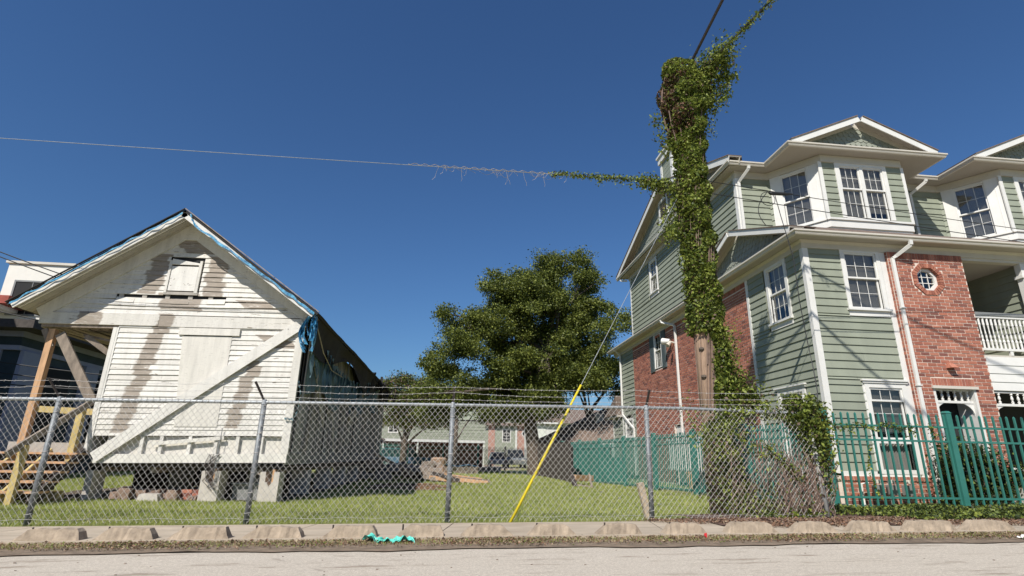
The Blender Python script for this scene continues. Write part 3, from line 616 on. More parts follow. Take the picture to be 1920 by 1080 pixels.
# ================================================================= APARTMENT BUILDING (right)
A = thing('apartment_building', 'three storey sage green and red brick apartment building with white trim and bay windows', 'building', (9.08, 12.5, .1))
EX = .205
UB = MB(); UB.hexa([(0, -.034, 0), (1, -.034, 0), (1, .02, 0), (0, .02, 0), (0, -.003, 1.06), (1, -.003, 1.06), (1, .02, 1.06), (0, .02, 1.06)])
ubo = UB.build('siding_board', GREEN); UBM = ubo.data; bpy.data.objects.remove(ubo)
def segs_cut(a, b, z0, z1, cuts):
    L = [(a, b)]
    for (c0, c1, d0, d1) in cuts:
        if d0 < z1-.004 and d1 > z0+.004:
            M2 = []
            for (p, q) in L:
                if c1 <= p or c0 >= q: M2.append((p, q)); continue
                if c0 > p: M2.append((p, c0))
                if c1 < q: M2.append((c1, q))
            L = M2
    return [(p, q) for p, q in L if q-p > .03]
def siding(parent, o, U, N, u0, u1, z0, z1, cuts=(), ex=EX, mat_=None, name='siding_board', lim=None):
    """N = outward normal"""
    o = Vector(o); U = Vector(U); N = Vector(N); O = ORG[parent.name]
    n = max(1, round((z1-z0)/ex)); e = (z1-z0)/n
    rows = []
    for k in range(n):
        za, zb = z0+k*e, z0+(k+1)*e; zs = sorted(set([za, zb]+[c for q in cuts for c in q[2:] if za+.01 < c < zb-.01]))
        rows += list(zip(zs[:-1], zs[1:]))
    for za, zb in rows:
        a, b = u0, u1
        if lim: a, b = lim((za+zb)*.5); a = max(a, u0); b = min(b, u1)
        if b-a < .05: continue
        pieces = []
        for p, q in segs_cut(a, b, za, zb, cuts):
            while q-p > 3.0 or (q-p > 1.4 and random.random() < .25):
                c_ = p+random.uniform(.35, .65)*min(q-p, 3.4); pieces.append((p, c_-.0025)); p = c_+.0025
            pieces.append((p, q))
        for p, q in pieces:
            ob = bpy.data.objects.new(name, UBM); COL.objects.link(ob); ob.parent = parent
            mt = Matrix.Identity(4); X = U*(q-p); Y = -N*1.0; Z = Vector((0, 0, zb-za))
            for i in range(3): mt[i][0], mt[i][1], mt[i][2] = X[i], Y[i], Z[i]
            pos = o+U*p+Vector((0, 0, za)) - O
            for i in range(3): mt[i][3] = pos[i]
            ob.matrix_basis = mt
            if mat_:
                ob.material_slots[0].link = 'OBJECT'; ob.material_slots[0].material = mat_
# shells behind (dark interior boxes)
def shell(name, *boxes):
    b = MB()
    for q in boxes: b.box(*q)
    return b.build(name, GLASSDARK, A)
W2 = 6.72
# window builder -------------------------------------------------
WN = [0]
def window(parent, o, U, N, u0, u1, z0, z1, cols=3, rows_up=2, rows_dn=2, casing=.11, dbl=False, sill=True, split=.5, blind='full', header=False, cas_m=None, blindm=None, upper_only=False):
    fr = (o, U, N); cm = cas_m or WHITE
    b = MB(fr)
    b.box(u0-casing, u0, .0, .045, z0-.02, z1+casing); b.box(u1, u1+casing, 0, .045, z0-.02, z1+casing); b.box(u0-.0, u1+.0, 0, .043, z1, z1+casing)
    w = b.build('window', cm, parent)
    b = MB(fr)
    if sill:
        b.box(u0-casing-.04, u1+casing+.04, 0, .10, z0-.075, z0-.022); b.box(u0-casing, u1+casing, 0, .035, z0-.22, z0-.076); b.build('window_sill', cm, w)
    if header:
        b = MB(fr); b.box(u0-casing-.05, u1+casing+.05, 0, .07, z1+casing, z1+casing+.05); b.box(u0-casing-.08, u1+casing+.08, 0, .10, z1+casing+.05, z1+casing+.09); b.build('window_head', cm, w)
    zm = z0+(z1-z0)*split; units = [(u0, u1)]
    if dbl: m_ = (u0+u1)/2; units = [(u0, m_-.05), (m_+.05, u1)]; MB(fr).box(m_-.05, m_+.05, 0, .04, z0, z1).build('mullion', cm, w)
    for a, c in units:
        b = MB(fr); s_ = .045
        for (lo, hi, v0, v1) in ((zm, z1, -.03, .015), (z0, zm+.04, -.06, -.03)):
            b.box(a, a+s_, v0, v1, lo, hi); b.box(c-s_, c, v0, v1, lo, hi); b.box(a+s_, c-s_, v0, v1, hi-s_, hi); b.box(a+s_, c-s_, v0, v1, lo, lo+s_)
        b.build('sash', cm, w)
        b = MB(fr); zz = [(zm+s_, z1-s_, rows_up, -.012)] + ([] if upper_only else [(z0+s_, zm, rows_dn, -.048)])
        for lo, hi, rws, v in zz:
            for k in range(1, cols): u = a+s_+(c-a-2*s_)*k/cols; b.box(u-.006, u+.006, v-.006, v+.006, lo, hi)
            for k in range(1, rws): z = lo+(hi-lo)*k/rws; b.box(a+s_, c-s_, v-.0055, v+.0055, z-.006, z+.006)
        b.build('muntin', cm, w)
        b = MB(fr); b.poly([b.pt(a+s_*.6, -.014, zm+.02), b.pt(c-s_*.6, -.014, zm+.02), b.pt(c-s_*.6, -.014, z1-.02), b.pt(a+s_*.6, -.014, z1-.02)]); b.build('pane', GLASS, w)
        b = MB(fr); b.poly([b.pt(a+s_*.6, -.05, z0+.02), b.pt(c-s_*.6, -.05, z0+.02), b.pt(c-s_*.6, -.05, zm+.01), b.pt(a+s_*.6, -.05, zm+.01)]); b.build('pane', GLASS, w)
        if blind:
            b = MB(fr); top = z1; WN[0] += 1; bot = z0+(.25*(z1-z0) if blind == 'part' else (0.02, .02, .14, .02, .3, .02, .08)[WN[0] % 7]*(z1-z0)); z = bot
            while z < top: b.hexa([b.pt(a, -.125, z), b.pt(c, -.125, z), b.pt(c, -.100, z+.012), b.pt(a, -.100, z+.012), b.pt(a, -.125, z+.004), b.pt(c, -.125, z+.004), b.pt(c, -.100, z+.016), b.pt(a, -.100, z+.016)]); z += .027
            b.build('blind', blindm or BLIND, w, 'stuff')
        b = MB(fr); b.box(a-.05, c+.05, -.34, -.33, z0-.05, z1+.05); b.box(a-.05, a, -.33, -.06, z0, z1); b.box(c, c+.05, -.33, -.06, z0, z1); b.box(a, c, -.33, -.06, z1, z1+.03); b.box(a, c, -.33, -.07, z0-.03, z0); b.build('reveal', GLASSDARK, w)
    return w
FX, FY = (1, 0, 0), (0, -1, 0)            # front facing frame: u along +X, outward -Y
SXU, SXN = (0, 1, 0), (-1, 0, 0)          # side facing frame: u along +Y, outward -X
XS, YF = 9.08, 12.5
# --- front siding bay, 1st and 2nd floor (X 9.2 .. 11.3)
cutF = [(10.10, 11.30, 4.66, 6.60), (10.14, 11.34, .70, 3.03)]
siding(A, (0, YF, 0), FX, FY, 9.20, 11.26, .86, 6.55, [(c[0], c[1], c[2], c[3]) for c in cutF])
MB((( 0, YF, 0), FX, FY)).box(9.04, 9.20, 0, .035, .80, 6.56).build('corner_trim', WHITE, A)
MB(((XS, 0, 0), SXU, SXN)).box(12.462, 12.60, 0, .035, .80, 6.56).build('corner_trim', WHITE, A)
MB(((0, YF, 0), FX, FY)).box(11.26, 11.42, 0, .03, .74, 6.56).build('edge_trim', WHITE, A)
MB(((0, YF, 0), FX, FY)).box(9.2, 11.26, 0, .03, .745, .865).build('base_trim', WHITE, A)
MB(((XS, 0, 0), SXU, SXN)).box(12.6, 15.4, 0, .03, .745, .865).build('base_trim', WHITE, A)
window(A, (0, YF, 0), FX, FY, 10.21, 11.13, 4.90, 6.44, cols=3, split=.53)
w1 = window(A, (0, YF, 0), FX, FY, 10.26, 11.15, 1.60, 2.84, cols=3, rows_up=1, rows_dn=3, split=.73, sill=False, header=True)
# lower fixed pane of the tall first floor window
b = MB(((0, YF, 0), FX, FY)); b.box(10.15, 10.26, 0, .045, .80, 1.58); b.box(11.15, 11.26, 0, .045, .80, 1.58); b.box(10.26, 11.15, 0, .04, 1.50, 1.60); b.box(10.26, 11.15, 0, .04, .80, .90); lw = b.build('window', WHITE, A)
MB().poly([(10.26, 12.517, .9), (11.15, 12.517, .9), (11.15, 12.517, 1.5), (10.26, 12.517, 1.5)]).build('pane', GLASS, lw)
CURT = mat('sheer_curtain', (.36, .33, .31), .9, .25, 5, stretch=(5, 5, .3), bst=.3)
b = MB(); b.grid(lambda u, v: Vector((10.26+.89*u, 12.62+.02*math.sin(u*70), .9+.6*v)), 90, 1); b.build('curtain', CURT, lw)
MB(((0, YF, 0), FX, FY)).box(10.2, 11.2, -.4, -.39, .8, 1.6).build('reveal', GLASSDARK, lw)
MB(((0, YF, 0), FX, FY)).box(10.10, 10.15, 0, .03, .80, 3.0).build('edge_trim', WHITE, A)
# --- side siding block (Y 12.6 .. 15.3)
cutS = [(13.25, 14.42, 4.62, 6.6), (13.15, 14.45, .7, 3.0)]
siding(A, (XS, 0, 0), SXU, SXN, 12.60, 15.30, .86, 6.55, cutS)
MB(((XS, 0, 0), SXU, SXN)).box(15.30, 15.42, 0, .04, .74, 6.56).build('edge_trim', WHITE, A)
window(A, (XS, 0, 0), SXU, SXN, 13.38, 14.20, 4.84, 6.42, cols=3, split=.5, blind='part')
window(A, (XS, 0, 0), SXU, SXN, 13.30, 14.30, .86, 2.80, cols=3, rows_up=1, split=.8, sill=False, header=True, upper_only=True)
# --- bricks
def brick_unit(m):
    b = MB(); b.box(-.1215, .1215, -.012, .05, -.0385, .0385); o = b.build('brick', m); me = o.data; bpy.data.objects.remove(o); return me
BU = [brick_unit(m) for m in BRK]
bricks = []      # (pos, U, N, len_u, len_z, matidx)
def brickwall(o, U, N, u0, u1, z0, z1, cuts=(), bl=.255, bh=.0905, phase=0, rowcut=None):
    o = Vector(o); U = Vector(U); N = Vector(N); k = 0; z = z0
    while z < z1-.03:
        h = min(bh, z1-z); u = u0 - (bl/2 if (k+phase) % 2 else 0)
        while u < u1-.02:
            a, c = max(u, u0), min(u+bl, u1)
            rc = rowcut(z+h/2) if rowcut else None
            for p, q in segs_cut(a, c, z, z+h, list(cuts)+([(rc[0], rc[1], z, z+h)] if rc else [])):
                if q-p > .045: bricks.append((o+U*(p+q)/2+Vector((0, 0, z+h/2)), U, N, q-p-.018, h-.0185, random.choices((0, 1, 2, 3), (4, 3, 3, 1.3))[0]))
            u += bl
        z += h; k += 1
def soldier(o, U, N, u0, u1, z0, z1, w=.082):
    n = max(1, round((u1-u0)/w)); w = (u1-u0)/n; o = Vector(o); U = Vector(U); N = Vector(N)
    for k in range(n): bricks.append((o+U*(u0+w*(k+.5))+Vector((0, 0, (z0+z1)/2)), U, N, w-.012, z1-z0-.01, random.choice((0, 1, 2))))
YB = 12.40
oct_c, oct_r = (12.48, 5.77), .47
door = (11.94, 13.12, .2, 2.93)
def in_oct(u, z, r): return max(abs(u-oct_c[0]), abs(z-oct_c[1]), (abs(u-oct_c[0])+abs(z-oct_c[1]))/1.414) < r
n0 = len(bricks)
octcuts = []
for k in range(44):
    za = oct_c[1]-.484+k*.022; dz_ = abs(za+.011-oct_c[1]); hw_ = min(.478, .478*1.414-dz_); octcuts.append((oct_c[0]-hw_, oct_c[0]+hw_, za, za+.022))
brickwall((0, YB, 0), FX, FY, 11.42, 13.62, .16, 6.30, [door, (11.94, 13.12, 2.93, 3.13)], rowcut=lambda z: (lambda hw: (oct_c[0]-hw, oct_c[0]+hw) if abs(z-oct_c[1]) < .47 else None)(min(.47, .47*1.414-abs(z-oct_c[1]))))
soldier((0, YB, 0), FX, FY, 11.42, 13.62, 6.305, 6.50); soldier((0, YB, 0), FX, FY, 11.94, 13.12, 2.935, 3.125)
brickwall((11.42, 0, 0), (0, 1, 0), (-1, 0, 0), YB+.0, YB+.10, .16, 6.5, bl=.2)
brickwall((13.62, 0, 0), (0, 1, 0), (1, 0, 0), YB, 13.4, .16, 6.5)
brickwall((XS-.0, 0, 0), SXU, SXN, 15.42, 26.6, .16, 6.34, [(22.2, 23.9, 4.9, 6.6), (17.1, 18.3, .1, 2.3), (20.9, 21.9, .1, 2.4)])
soldier((XS, 0, 0), SXU, SXN, 15.42, 26.6, 6.345, 6.56)
brickwall((0, YF-.02, 0), FX, FY, 9.02, 11.42, .12, .64, phase=1); brickwall((XS-.04, 0, 0), SXU, SXN, 12.44, 15.42, .12, .64)
soldier((0, YF-.05, 0), FX, FY, 9.0, 11.42, .645, .745, w=.09); soldier((XS-.07, 0, 0), SXU, SXN, 12.44, 15.42, .645, .745, w=.09)
# octagonal surround: radial bricks, proud
for s8 in range(8):
    a0 = math.pi/8+s8*math.pi/4; a1 = a0+math.pi/4; p0 = Vector((math.cos(a0), 0, math.sin(a0))); p1 = Vector((math.cos(a1), 0, math.sin(a1)))
    for k in range(4):
        f0, f1 = k/4+.02, (k+1)/4-.02
        ri, ro = .345, .475
        q = [p0.lerp(p1, f)*r for r, f in ((ri, f0), (ri, f1), (ro, f1), (ro, f0))]
        MB().prism([(oct_c[0]+v.x, YB-.035, oct_c[1]+v.z) for v in q], (0, .16, 0)).build('arch_brick', BRK[(k+s8) % 3], A)
b = MB()
def octp(r, y): return [(oct_c[0]+r*math.cos(math.pi/8+k*math.pi/4), y, oct_c[1]+r*math.sin(math.pi/8+k*math.pi/4)) for k in range(8)]
for k in range(8):
    o1, o2, i1, i2 = octp(.35, YB+.06)[k], octp(.35, YB+.06)[(k+1) % 8], octp(.265, YB+.06)[k], octp(.265, YB+.06)[(k+1) % 8]
    b.prism([o1, o2, i2, i1], (0, .07, 0))
ow = b.build('octagonal_window', WHITE, A)
b = MB()
for s_ in (-.085, .085): b.box(oct_c[0]+s_-.009, oct_c[0]+s_+.009, YB+.085, YB+.1, oct_c[1]-.27, oct_c[1]+.27); b.box(oct_c[0]-.27, oct_c[0]+.27, YB+.0855, YB+.0995, oct_c[1]+s_-.009, oct_c[1]+s_+.009)
b.build('muntin', WHITE, ow); MB().poly(octp(.27, YB+.103)).build('pane', GLASS, ow); MB().prism(octp(.34, YB+.35), (0, .01, 0)).build('reveal', GLASSDARK, ow)
# mortar backing sheets (5 mm behind the faces) with openings left out
b = MB()
def mortar(fr, rects, cuts, depth=.004):
    for (u0, u1, z0, z1) in rects:
        zs = sorted(set(round(c, 4) for c in [z0, z1]+[c for q in cuts for c in q[2:] if z0 < c < z1]))
        for za, zb in zip(zs[:-1], zs[1:]):
            for p, q in segs_cut(u0, u1, za, zb, cuts): b.fr(fr).box(p, q, -.09, -depth+.007, za, zb)
MZ = [(11.42, 13.62, .1, 6.5)]
mortar(((0, YB, 0), FX, FY), MZ, [door]+[(c0+.06, c1-.06, d0, d1) for c0, c1, d0, d1 in octcuts[3:-3]])
mortar(((XS, 0, 0), SXU, SXN), [(15.42, 26.6, .1, 6.56)], [(22.2, 23.9, 4.9, 6.6), (17.1, 18.3, .1, 2.3), (20.9, 21.9, .1, 2.4)])
mortar(((0, YF-.02, 0), FX, FY), [(9.02, 11.42, .05, .64)], []); mortar(((XS-.04, 0, 0), SXU, SXN), [(12.44, 15.42, .05, .64)], [])
mortar(((0, YF-.05, 0), FX, FY), [(9.0, 11.42, .642, .745)], []); mortar(((XS-.07, 0, 0), SXU, SXN), [(12.41, 15.42, .642, .745)], [])
b.fr(None)
b.box(11.426, 11.44, YB+.0, YF, .1, 6.5); b.box(13.55, 13.616, YB, 13.4, .1, 6.5)
b.build('mortar', MORT, A)
bricks.sort(key=lambda q: -(q[3]*q[4])/((q[0]-Vector((0, 0, 1))).length**2) * abs(q[2].dot((q[0]-Vector((0, 0, 1))).normalized())))
MBs = MB(); O = ORG[A.name]
for i, (pos, U, N, lu, lz, mi) in enumerate(bricks):
    pr_ = random.uniform(-.003, .003)
    if i < 296:
        ob = bpy.data.objects.new('brick', BU[mi]); COL.objects.link(ob); ob.parent = A
        mt = Matrix.Identity(4); X = U*(lu/.243); Y = -N; Z = Vector((0, 0, lz/.077)); pp = pos-O+N*pr_
        for k in range(3): mt[k][0], mt[k][1], mt[k][2], mt[k][3] = X[k], Y[k], Z[k], pp[k]
        ob.matrix_basis = mt
    else:
        MBs.m = mi; MBs.fr((pos, U, N)); MBs.box(-lu/2, lu/2, -.05, .012+pr_, -lz/2, lz/2)
BRI = []
for m in BRK:
    m2 = m.copy(); t = m2.node_tree
    for n in t.nodes:
        if n.type == 'OBJECT_INFO':
            g = t.nodes.new('ShaderNodeNewGeometry'); l = n.outputs['Random'].links[0].to_socket; t.links.new(g.outputs['Random Per Island'], l)
    BRI.append(m2)
MBs.build('brickwork', BRI, A, 'stuff')
# --- far siding bay at the back of the side wall, 1F/2F (Y 26.6..28.7)
siding(A, (XS, 0, 0), SXU, SXN, 26.6, 28.6, .4, 6.5, [(27.0, 28.3, 2.0, 3.2)], ex=.22)
MB(((XS, 0, 0), SXU, SXN)).box(28.55, 28.7, 0, .04, .3, 6.55).build('corner_trim', WHITE, A)
window(A, (XS, 0, 0), SXU, SXN, 27.1, 28.2, 2.15, 2.95, cols=3, rows_up=1, rows_dn=1, casing=.1)
window(A, (XS, 0, 0), SXU, SXN, 22.75, 23.5, 4.98, 6.5, cols=2, casing=.07, sill=False)
for u0, u1 in ((22.2, 22.66), (23.6, 24.1)):
    b = MB(((XS, 0, 0), SXU, SXN)); b.box(u0, u1, .012, .05, 4.86, 6.5); s_ = b.build('shutter', SHUT, A)
    for k in range(26): MB(((XS, 0, 0), SXU, SXN)).box(u0+.06, u1-.06, .05, .058, 4.92+k*.06, 4.96+k*.06).build('louvre', SHUT, s_)
# ground floor side doors / panels behind the fence
for u0, u1, zt in ((17.15, 18.25, 2.2), (20.95, 21.85, 2.35)):
    b = MB(((XS, 0, 0), SXU, SXN)); b.box(u0, u1, -.12, -.06, .2, zt); dd = b.build('side_door', WHITE, A)
    MB(((XS, 0, 0), SXU, SXN)).box(u0+.2, u1-.2, -.058, -.05, zt-.9, zt-.25).build('door_glass', GLASSDARK, dd)
# --- eaves 2F : frieze, soffit, gutter
E2 = [(9.08, 29.6), (9.08, 12.5), (24, 12.5)]
E2 = [(x, y) for x, y in E2]
def sweepL(prof, path, name, m, zdir=1):   # outward must be left of travel here -> flip
    b = MB(); b.sweep([(-v, z) for v, z in prof], path); return b.build(name, m, A)
path2 = [(9.08, 29.6), (9.08, 12.5), (24, 12.5)]
# travel -Y then +X: right side normal of (0,-1) is (-1,0); of (1,0) is (0,-1)  -> outward
def sw(prof, path, name, m): return MB().sweep(prof, path).build(name, m, A)
sw([(0, 6.50), (.055, 6.50), (.055, 6.715), (0, 6.715)], path2, 'frieze_board', CREAM)
sw([(.055, 6.64), (.11, 6.70), (.11, 6.715), (.055, 6.715)], path2, 'frieze_moulding', CREAM)
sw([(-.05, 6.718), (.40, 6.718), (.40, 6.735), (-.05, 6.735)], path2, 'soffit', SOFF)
GP = lambda z, a=.38: [(a, z), (a+.065, z), (a+.085, z+.035), (a+.085, z+.055), (a+.12, z+.085), (a+.12, z+.13), (a+.105, z+.13), (a+.10, z+.10), (a+.02, z+.10), (a, z+.12)]
sw(GP(6.705), path2, 'gutter', CREAM)
sw([(-.05, 6.74), (.42, 6.82), (.40, 6.84), (-.05, 7.02)], path2, 'eave_filler', ROOFM)
# pent roof over second floor front and side
b = MB(); b.poly([(8.66, 29.6, 6.835), (8.66, 12.08, 6.835), (9.5, 12.9, 7.35), (9.5, 29, 7.35)]); b.poly([(8.66, 12.08, 6.835), (24, 12.08, 6.835), (24, 15.4, 8.0), (10.7, 14.1, 7.8), (9.5, 12.9, 7.35)]); b.build('pent_roof', ROOFM, A)
# small gable over the side wall: shingled triangle + fascia
gy0, gy1, gp = 12.55, 18.6, 15.4
ys_ = lambda s: None
b = MB(); b.prism([(9.02, gy0+.1, 6.86), (9.02, gy1, 6.86), (9.02, gp, 8.16)], (.5, 0, 0)); b.build('side_gable_wall', SCALE, A)
def scallops(o, U, N, tri, ex=.17, wd=.2, name='scallop_shingles', m=None):
    """fish-scale shingles inside a polygon test tri(u,z)"""
    b = MB((o, U, N)); zmin, zmax, um, uM = tri[1]; z = zmin; k = 0
    while z < zmax:
        u = um + (wd/2 if k % 2 else 0)
        while u < uM:
            if tri[0](u+wd/2, z+ex*.5):
                a, c = u+.006, u+wd-.006; mid = (a+c)/2
                P = [(a, z+ex*.42), (a+.03, z+ex*.15), (mid, z), (c-.03, z+ex*.15), (c, z+ex*.42), (c, z+ex*1.25), (a, z+ex*1.25)]
                q0 = [b.pt(p[0], .032-.022*(p[1]-z)/(ex*1.25), p[1]) for p in P]; n_ = len(b.v); b.v += [tuple(q) for q in q0] + [tuple(b.pt(p[0], .0, p[1])) for p in P]
                b.f.append(tuple(range(n_, n_+7))); b.mi.append(0)
                for j in range(7): j2 = (j+1) % 7; b.f.append((n_+j, n_+7+j, n_+7+j2, n_+j2)); b.mi.append(0)
            u += wd
        z += ex; k += 1
    return b.build(name, m or SCALE, A, 'stuff')
def tri_test(u0, u1, up, z0, z1, marg=.0):
    def f(u, z):
        if z < z0: return False
        s = (z-z0)/(z1-z0); return u0+(up-u0)*s+marg < u < u1+(up-u1)*s-marg
    return (f, (z0, z1, u0, u1))
scallops((9.02, 0, 0), SXU, SXN, tri_test(gy0, gy1, gp, 6.86, 8.12))
def rake(name, o, U, N, p0, p1, over, w=.03, h=.17, roof_back=3.0, m=WHITE, soff=True, rb=.4):
    """sloping fascia from p0 to p1 (u,z), standing 'over' in front of wall, soffit behind, roof sheet above"""
    rb0 = over+rb; b = MB((o, U, N)); a = b.pt(p0[0], over, p0[1]); c = b.pt(p1[0], over, p1[1]); Nn = Vector(N); t = (c-a).normalized()
    up = Nn.cross(t); up = up if up.z > 0 else -up
    b.hexa([a-Nn*w, a, c, c-Nn*w, a-Nn*w+up*h, a+up*h, c+up*h, c-Nn*w+up*h]) ; f_ = b.build(name, m, A)
    b = MB(); b.hexa([a-Nn*w+up*(h-.03), c-Nn*w+up*(h-.03), c-Nn*(over+.05)+up*(h-.03), a-Nn*(over+.05)+up*(h-.03), a-Nn*w+up*h, c-Nn*w+up*h, c-Nn*(over+.05)+up*h, a-Nn*(over+.05)+up*h]).build('rake_soffit', SOFF, A)
    b = MB(); f1 = Nn*.03; b.hexa([a+f1+up*(h+.002), c+f1+up*(h+.002), c-Nn*roof_back+up*(h+.002), a-Nn*rb0+up*(h+.002), a+f1+up*(h+.03), c+f1+up*(h+.03), c-Nn*roof_back+up*(h+.03), a-Nn*rb0+up*(h+.03)]).build('gable_roof', ROOFM, A)
    b = MB(); b.hexa([c*0+Vector(q) for q in [a-Nn*(over-.03)-up*.0, c-Nn*(over-.03)-up*.0, c-Nn*(over)-up*.0, a-Nn*over-up*.0, a-Nn*(over-.03)+up*h, c-Nn*(over-.03)+up*h, c-Nn*over+up*h, a-Nn*over+up*h]]).build('rake_moulding', CREAM, A)
rake('side_gable_fascia', (9.02, 0, 0), SXU, SXN, (12.35, 6.86), (gp-.02, 8.02), .38, roof_back=2.0)
rake('side_gable_fascia', (9.02, 0, 0), SXU, SXN, (18.8, 6.80), (gp+.02, 8.02), .38, roof_back=2.0)
# --- third floor
# side wall with gable
Y3, Y3b = 15.3, 26.45
siding(A, (XS, 0, 0), SXU, SXN, Y3+.13, Y3b-.1, 7.0, 10.16, [(22.5, 23.8, 8.3, 10.3)])
MB(((XS, 0, 0), SXU, SXN)).box(Y3-.031, Y3+.13, 0, .036, 6.9, 10.16).build('corner_trim', WHITE, A)
MB(((0, Y3, 0), FX, FY)).box(9.045, 9.2, 0, .035, 6.9, 10.16).build('corner_trim', WHITE, A)
MB(((XS, 0, 0), SXU, SXN)).box(Y3b-.1, Y3b+.03, 0, .035, 6.9, 10.16).build('corner_trim', WHITE, A)
window(A, (XS, 0, 0), SXU, SXN, 22.7, 23.5, 8.52, 10.02, cols=2, casing=.1)
siding(A, (0, Y3, 0), FX, FY, 9.2, 10.2, 7.2, 10.16)
BX0, BX1, BXa, BXb, YBY = 10.2, 14.9, 11.2, 13.9, 13.95
def bay(dx, main=True):
    fr = (Vector((dx, YBY, 0)), FX, FY)
    # front face siding strips between trims
    siding(A, fr[0], FX, FY, BXa+.0, 11.62, 8.2, 10.14); siding(A, fr[0], FX, FY, 13.38, BXb, 8.2, 10.14)
    b = MB(fr); b.box(BXa-.12, BXa+.0, -.0, .035, 8.14, 10.14)  # left edge trim
    b.build('bay_corner_trim', WHITE, A); b = MB(fr); b.box(BXb, BXb+.1, 0, .035, 8.14, 10.14); b.build('bay_corner_trim', WHITE, A)
    window(A, fr[0], FX, FY, 11.76, 13.24, 8.26, 10.03, cols=3, dbl=True, sill=False, casing=.14, split=.55)
    # angled left face
    p0 = Vector((BX0+dx, Y3, 0)); p1 = Vector((BXa+dx, YBY, 0)); L_ = (p1-p0).length; U = (p1-p0).normalized(); N = Vector((U.y, -U.x, 0))
    if N.y > 0: N = -N
    frA = (p0, U, N)
    siding(A, p0, U, N, 0, .12, 8.2, 10.14)
    b = MB(frA); b.box(.10, .40, 0, .04, 8.0, 10.14); b.box(.395, .42, 0, .05, 8.0, 10.14); b.build('pilaster', WHITE, A)
    b = MB(frA); b.box(L_-.42, L_, 0, .04, 8.0, 10.14); b.box(L_-.44, L_-.42, 0, .05, 8, 10.14); b.box(L_-.2, L_-.185, .04, .05, 8, 10.14); b.build('pilaster', WHITE, A)
    window(A, p0, U, N, .44, L_-.44, 8.22, 10.05, cols=3, sill=False, casing=.07, split=.48)
    # right angled face (mostly hidden)
    q0 = Vector((BXb+dx, YBY, 0)); q1 = Vector((BX1+dx, Y3, 0)); U2 = (q1-q0).normalized(); N2 = Vector((U2.y, -U2.x, 0)); L2 = (q1-q0).length
    siding(A, q0, U2, N2, .1, L2-.1, 8.2, 10.14, [(.4, 1.3, 8.3, 10)]); window(A, q0, U2, N2, .5, 1.2, 8.4, 9.9, cols=2, casing=.1)
    pth = [(BX0+dx, Y3), (BXa+dx, YBY), (BXb+dx, YBY), (BX1+dx, Y3)]
    sw([(0, 10.13), (.06, 10.13), (.06, 10.37), (0, 10.37)], pth, 'bay_frieze', CREAM)
    sw([(0, 7.9), (.045, 7.9), (.045, 8.13), (.09, 8.13), (.09, 8.19), (0, 8.19)], pth, 'bay_base_trim', WHITE)
    sw([(0, 7.0), (.0, 7.9), (-.03, 7.9), (-.03, 7.0)], pth, 'bay_skirt', WHITE)
    b = MB(); b.prism([(x, y, 7.0) for x, y in pth], (0, 0, 3.3)); 
    # gable over the bay
    c = (BXa+BXb)/2 + dx; gz0, gz1 = 10.52, 11.55; yg = 13.95
    fr2 = (Vector((c, yg, 0)), FX, FY)
    MB(fr2).prism([MB(fr2).pt(-2.3, -.02, gz0), MB(fr2).pt(2.3, -.02, gz0), MB(fr2).pt(0, -.02, gz1)], (0, .3, 0)).build('bay_gable_wall', SCALE, A)
    scallops(fr2[0], FX, FY, tri_test(-2.3, 2.3, 0, gz0, gz1), ex=.15, wd=.19)
    rake('bay_gable_fascia', fr2[0], FX, FY, (-2.42, 10.46), (-.01, 11.52), .38, h=.19, roof_back=4.1, rb=1.35)
    rake('bay_gable_fascia', fr2[0], FX, FY, (2.42, 10.46), (.01, 11.52), .38, h=.19, roof_back=4.1, rb=1.35)
bay(0); bay(6.3)
siding(A, (0, Y3, 0), FX, FY, 14.9, 16.5, 7.2, 10.14)
# 3F soffits: boxes, gutter path with steps
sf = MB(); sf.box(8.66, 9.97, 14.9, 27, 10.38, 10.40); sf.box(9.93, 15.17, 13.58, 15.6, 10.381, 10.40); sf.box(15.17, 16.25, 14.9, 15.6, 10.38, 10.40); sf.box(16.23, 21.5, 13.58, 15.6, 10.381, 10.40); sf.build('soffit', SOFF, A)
path3 = [(9.08, 27.4), (9.08, 15.3), (10.35, 15.3), (10.35, 13.97), (14.76, 13.97), (14.76, 15.3), (16.65, 15.3), (16.65, 13.97), (22, 13.97)]
G3 = [(v, z) for v, z in GP(10.38)]
sw(G3, [(9.08, 27.4), (9.08, 15.3), (10.35, 15.3), (10.35, 13.97), (14.76, 13.97), (14.76, 15.3), (16.65, 15.3), (16.65, 13.97), (22, 13.97)], 'gutter', CREAM)
sw([(0, 10.14), (.05, 10.14), (.05, 10.375), (0, 10.375)], [(9.08, 26.6), (9.08, 15.3), (10.2, 15.3)], 'frieze_board', CREAM)
sw([(0, 10.14), (.05, 10.14), (.05, 10.375), (0, 10.375)], [(14.9, 15.3), (16.5, 15.3)], 'frieze_board', CREAM)
# roof body behind
b = MB(); b.poly([(8.62, 14.9, 10.5), (8.62, 27.2, 10.5), (11.5, 24, 11.9), (11.5, 18, 11.9)]); b.poly([(8.62, 14.9, 10.5), (11.5, 18, 11.9), (24, 18, 11.9), (24, 14.9, 10.5)]); b.poly([(11.5, 18, 11.9), (11.5, 24, 11.9), (24, 24, 11.9), (24, 18, 11.9)]); b.poly([(8.62, 27.2, 10.5), (24, 27.2, 10.5), (24, 24, 11.9), (11.5, 24, 11.9)]); b.build('main_roof', ROOFM, A)
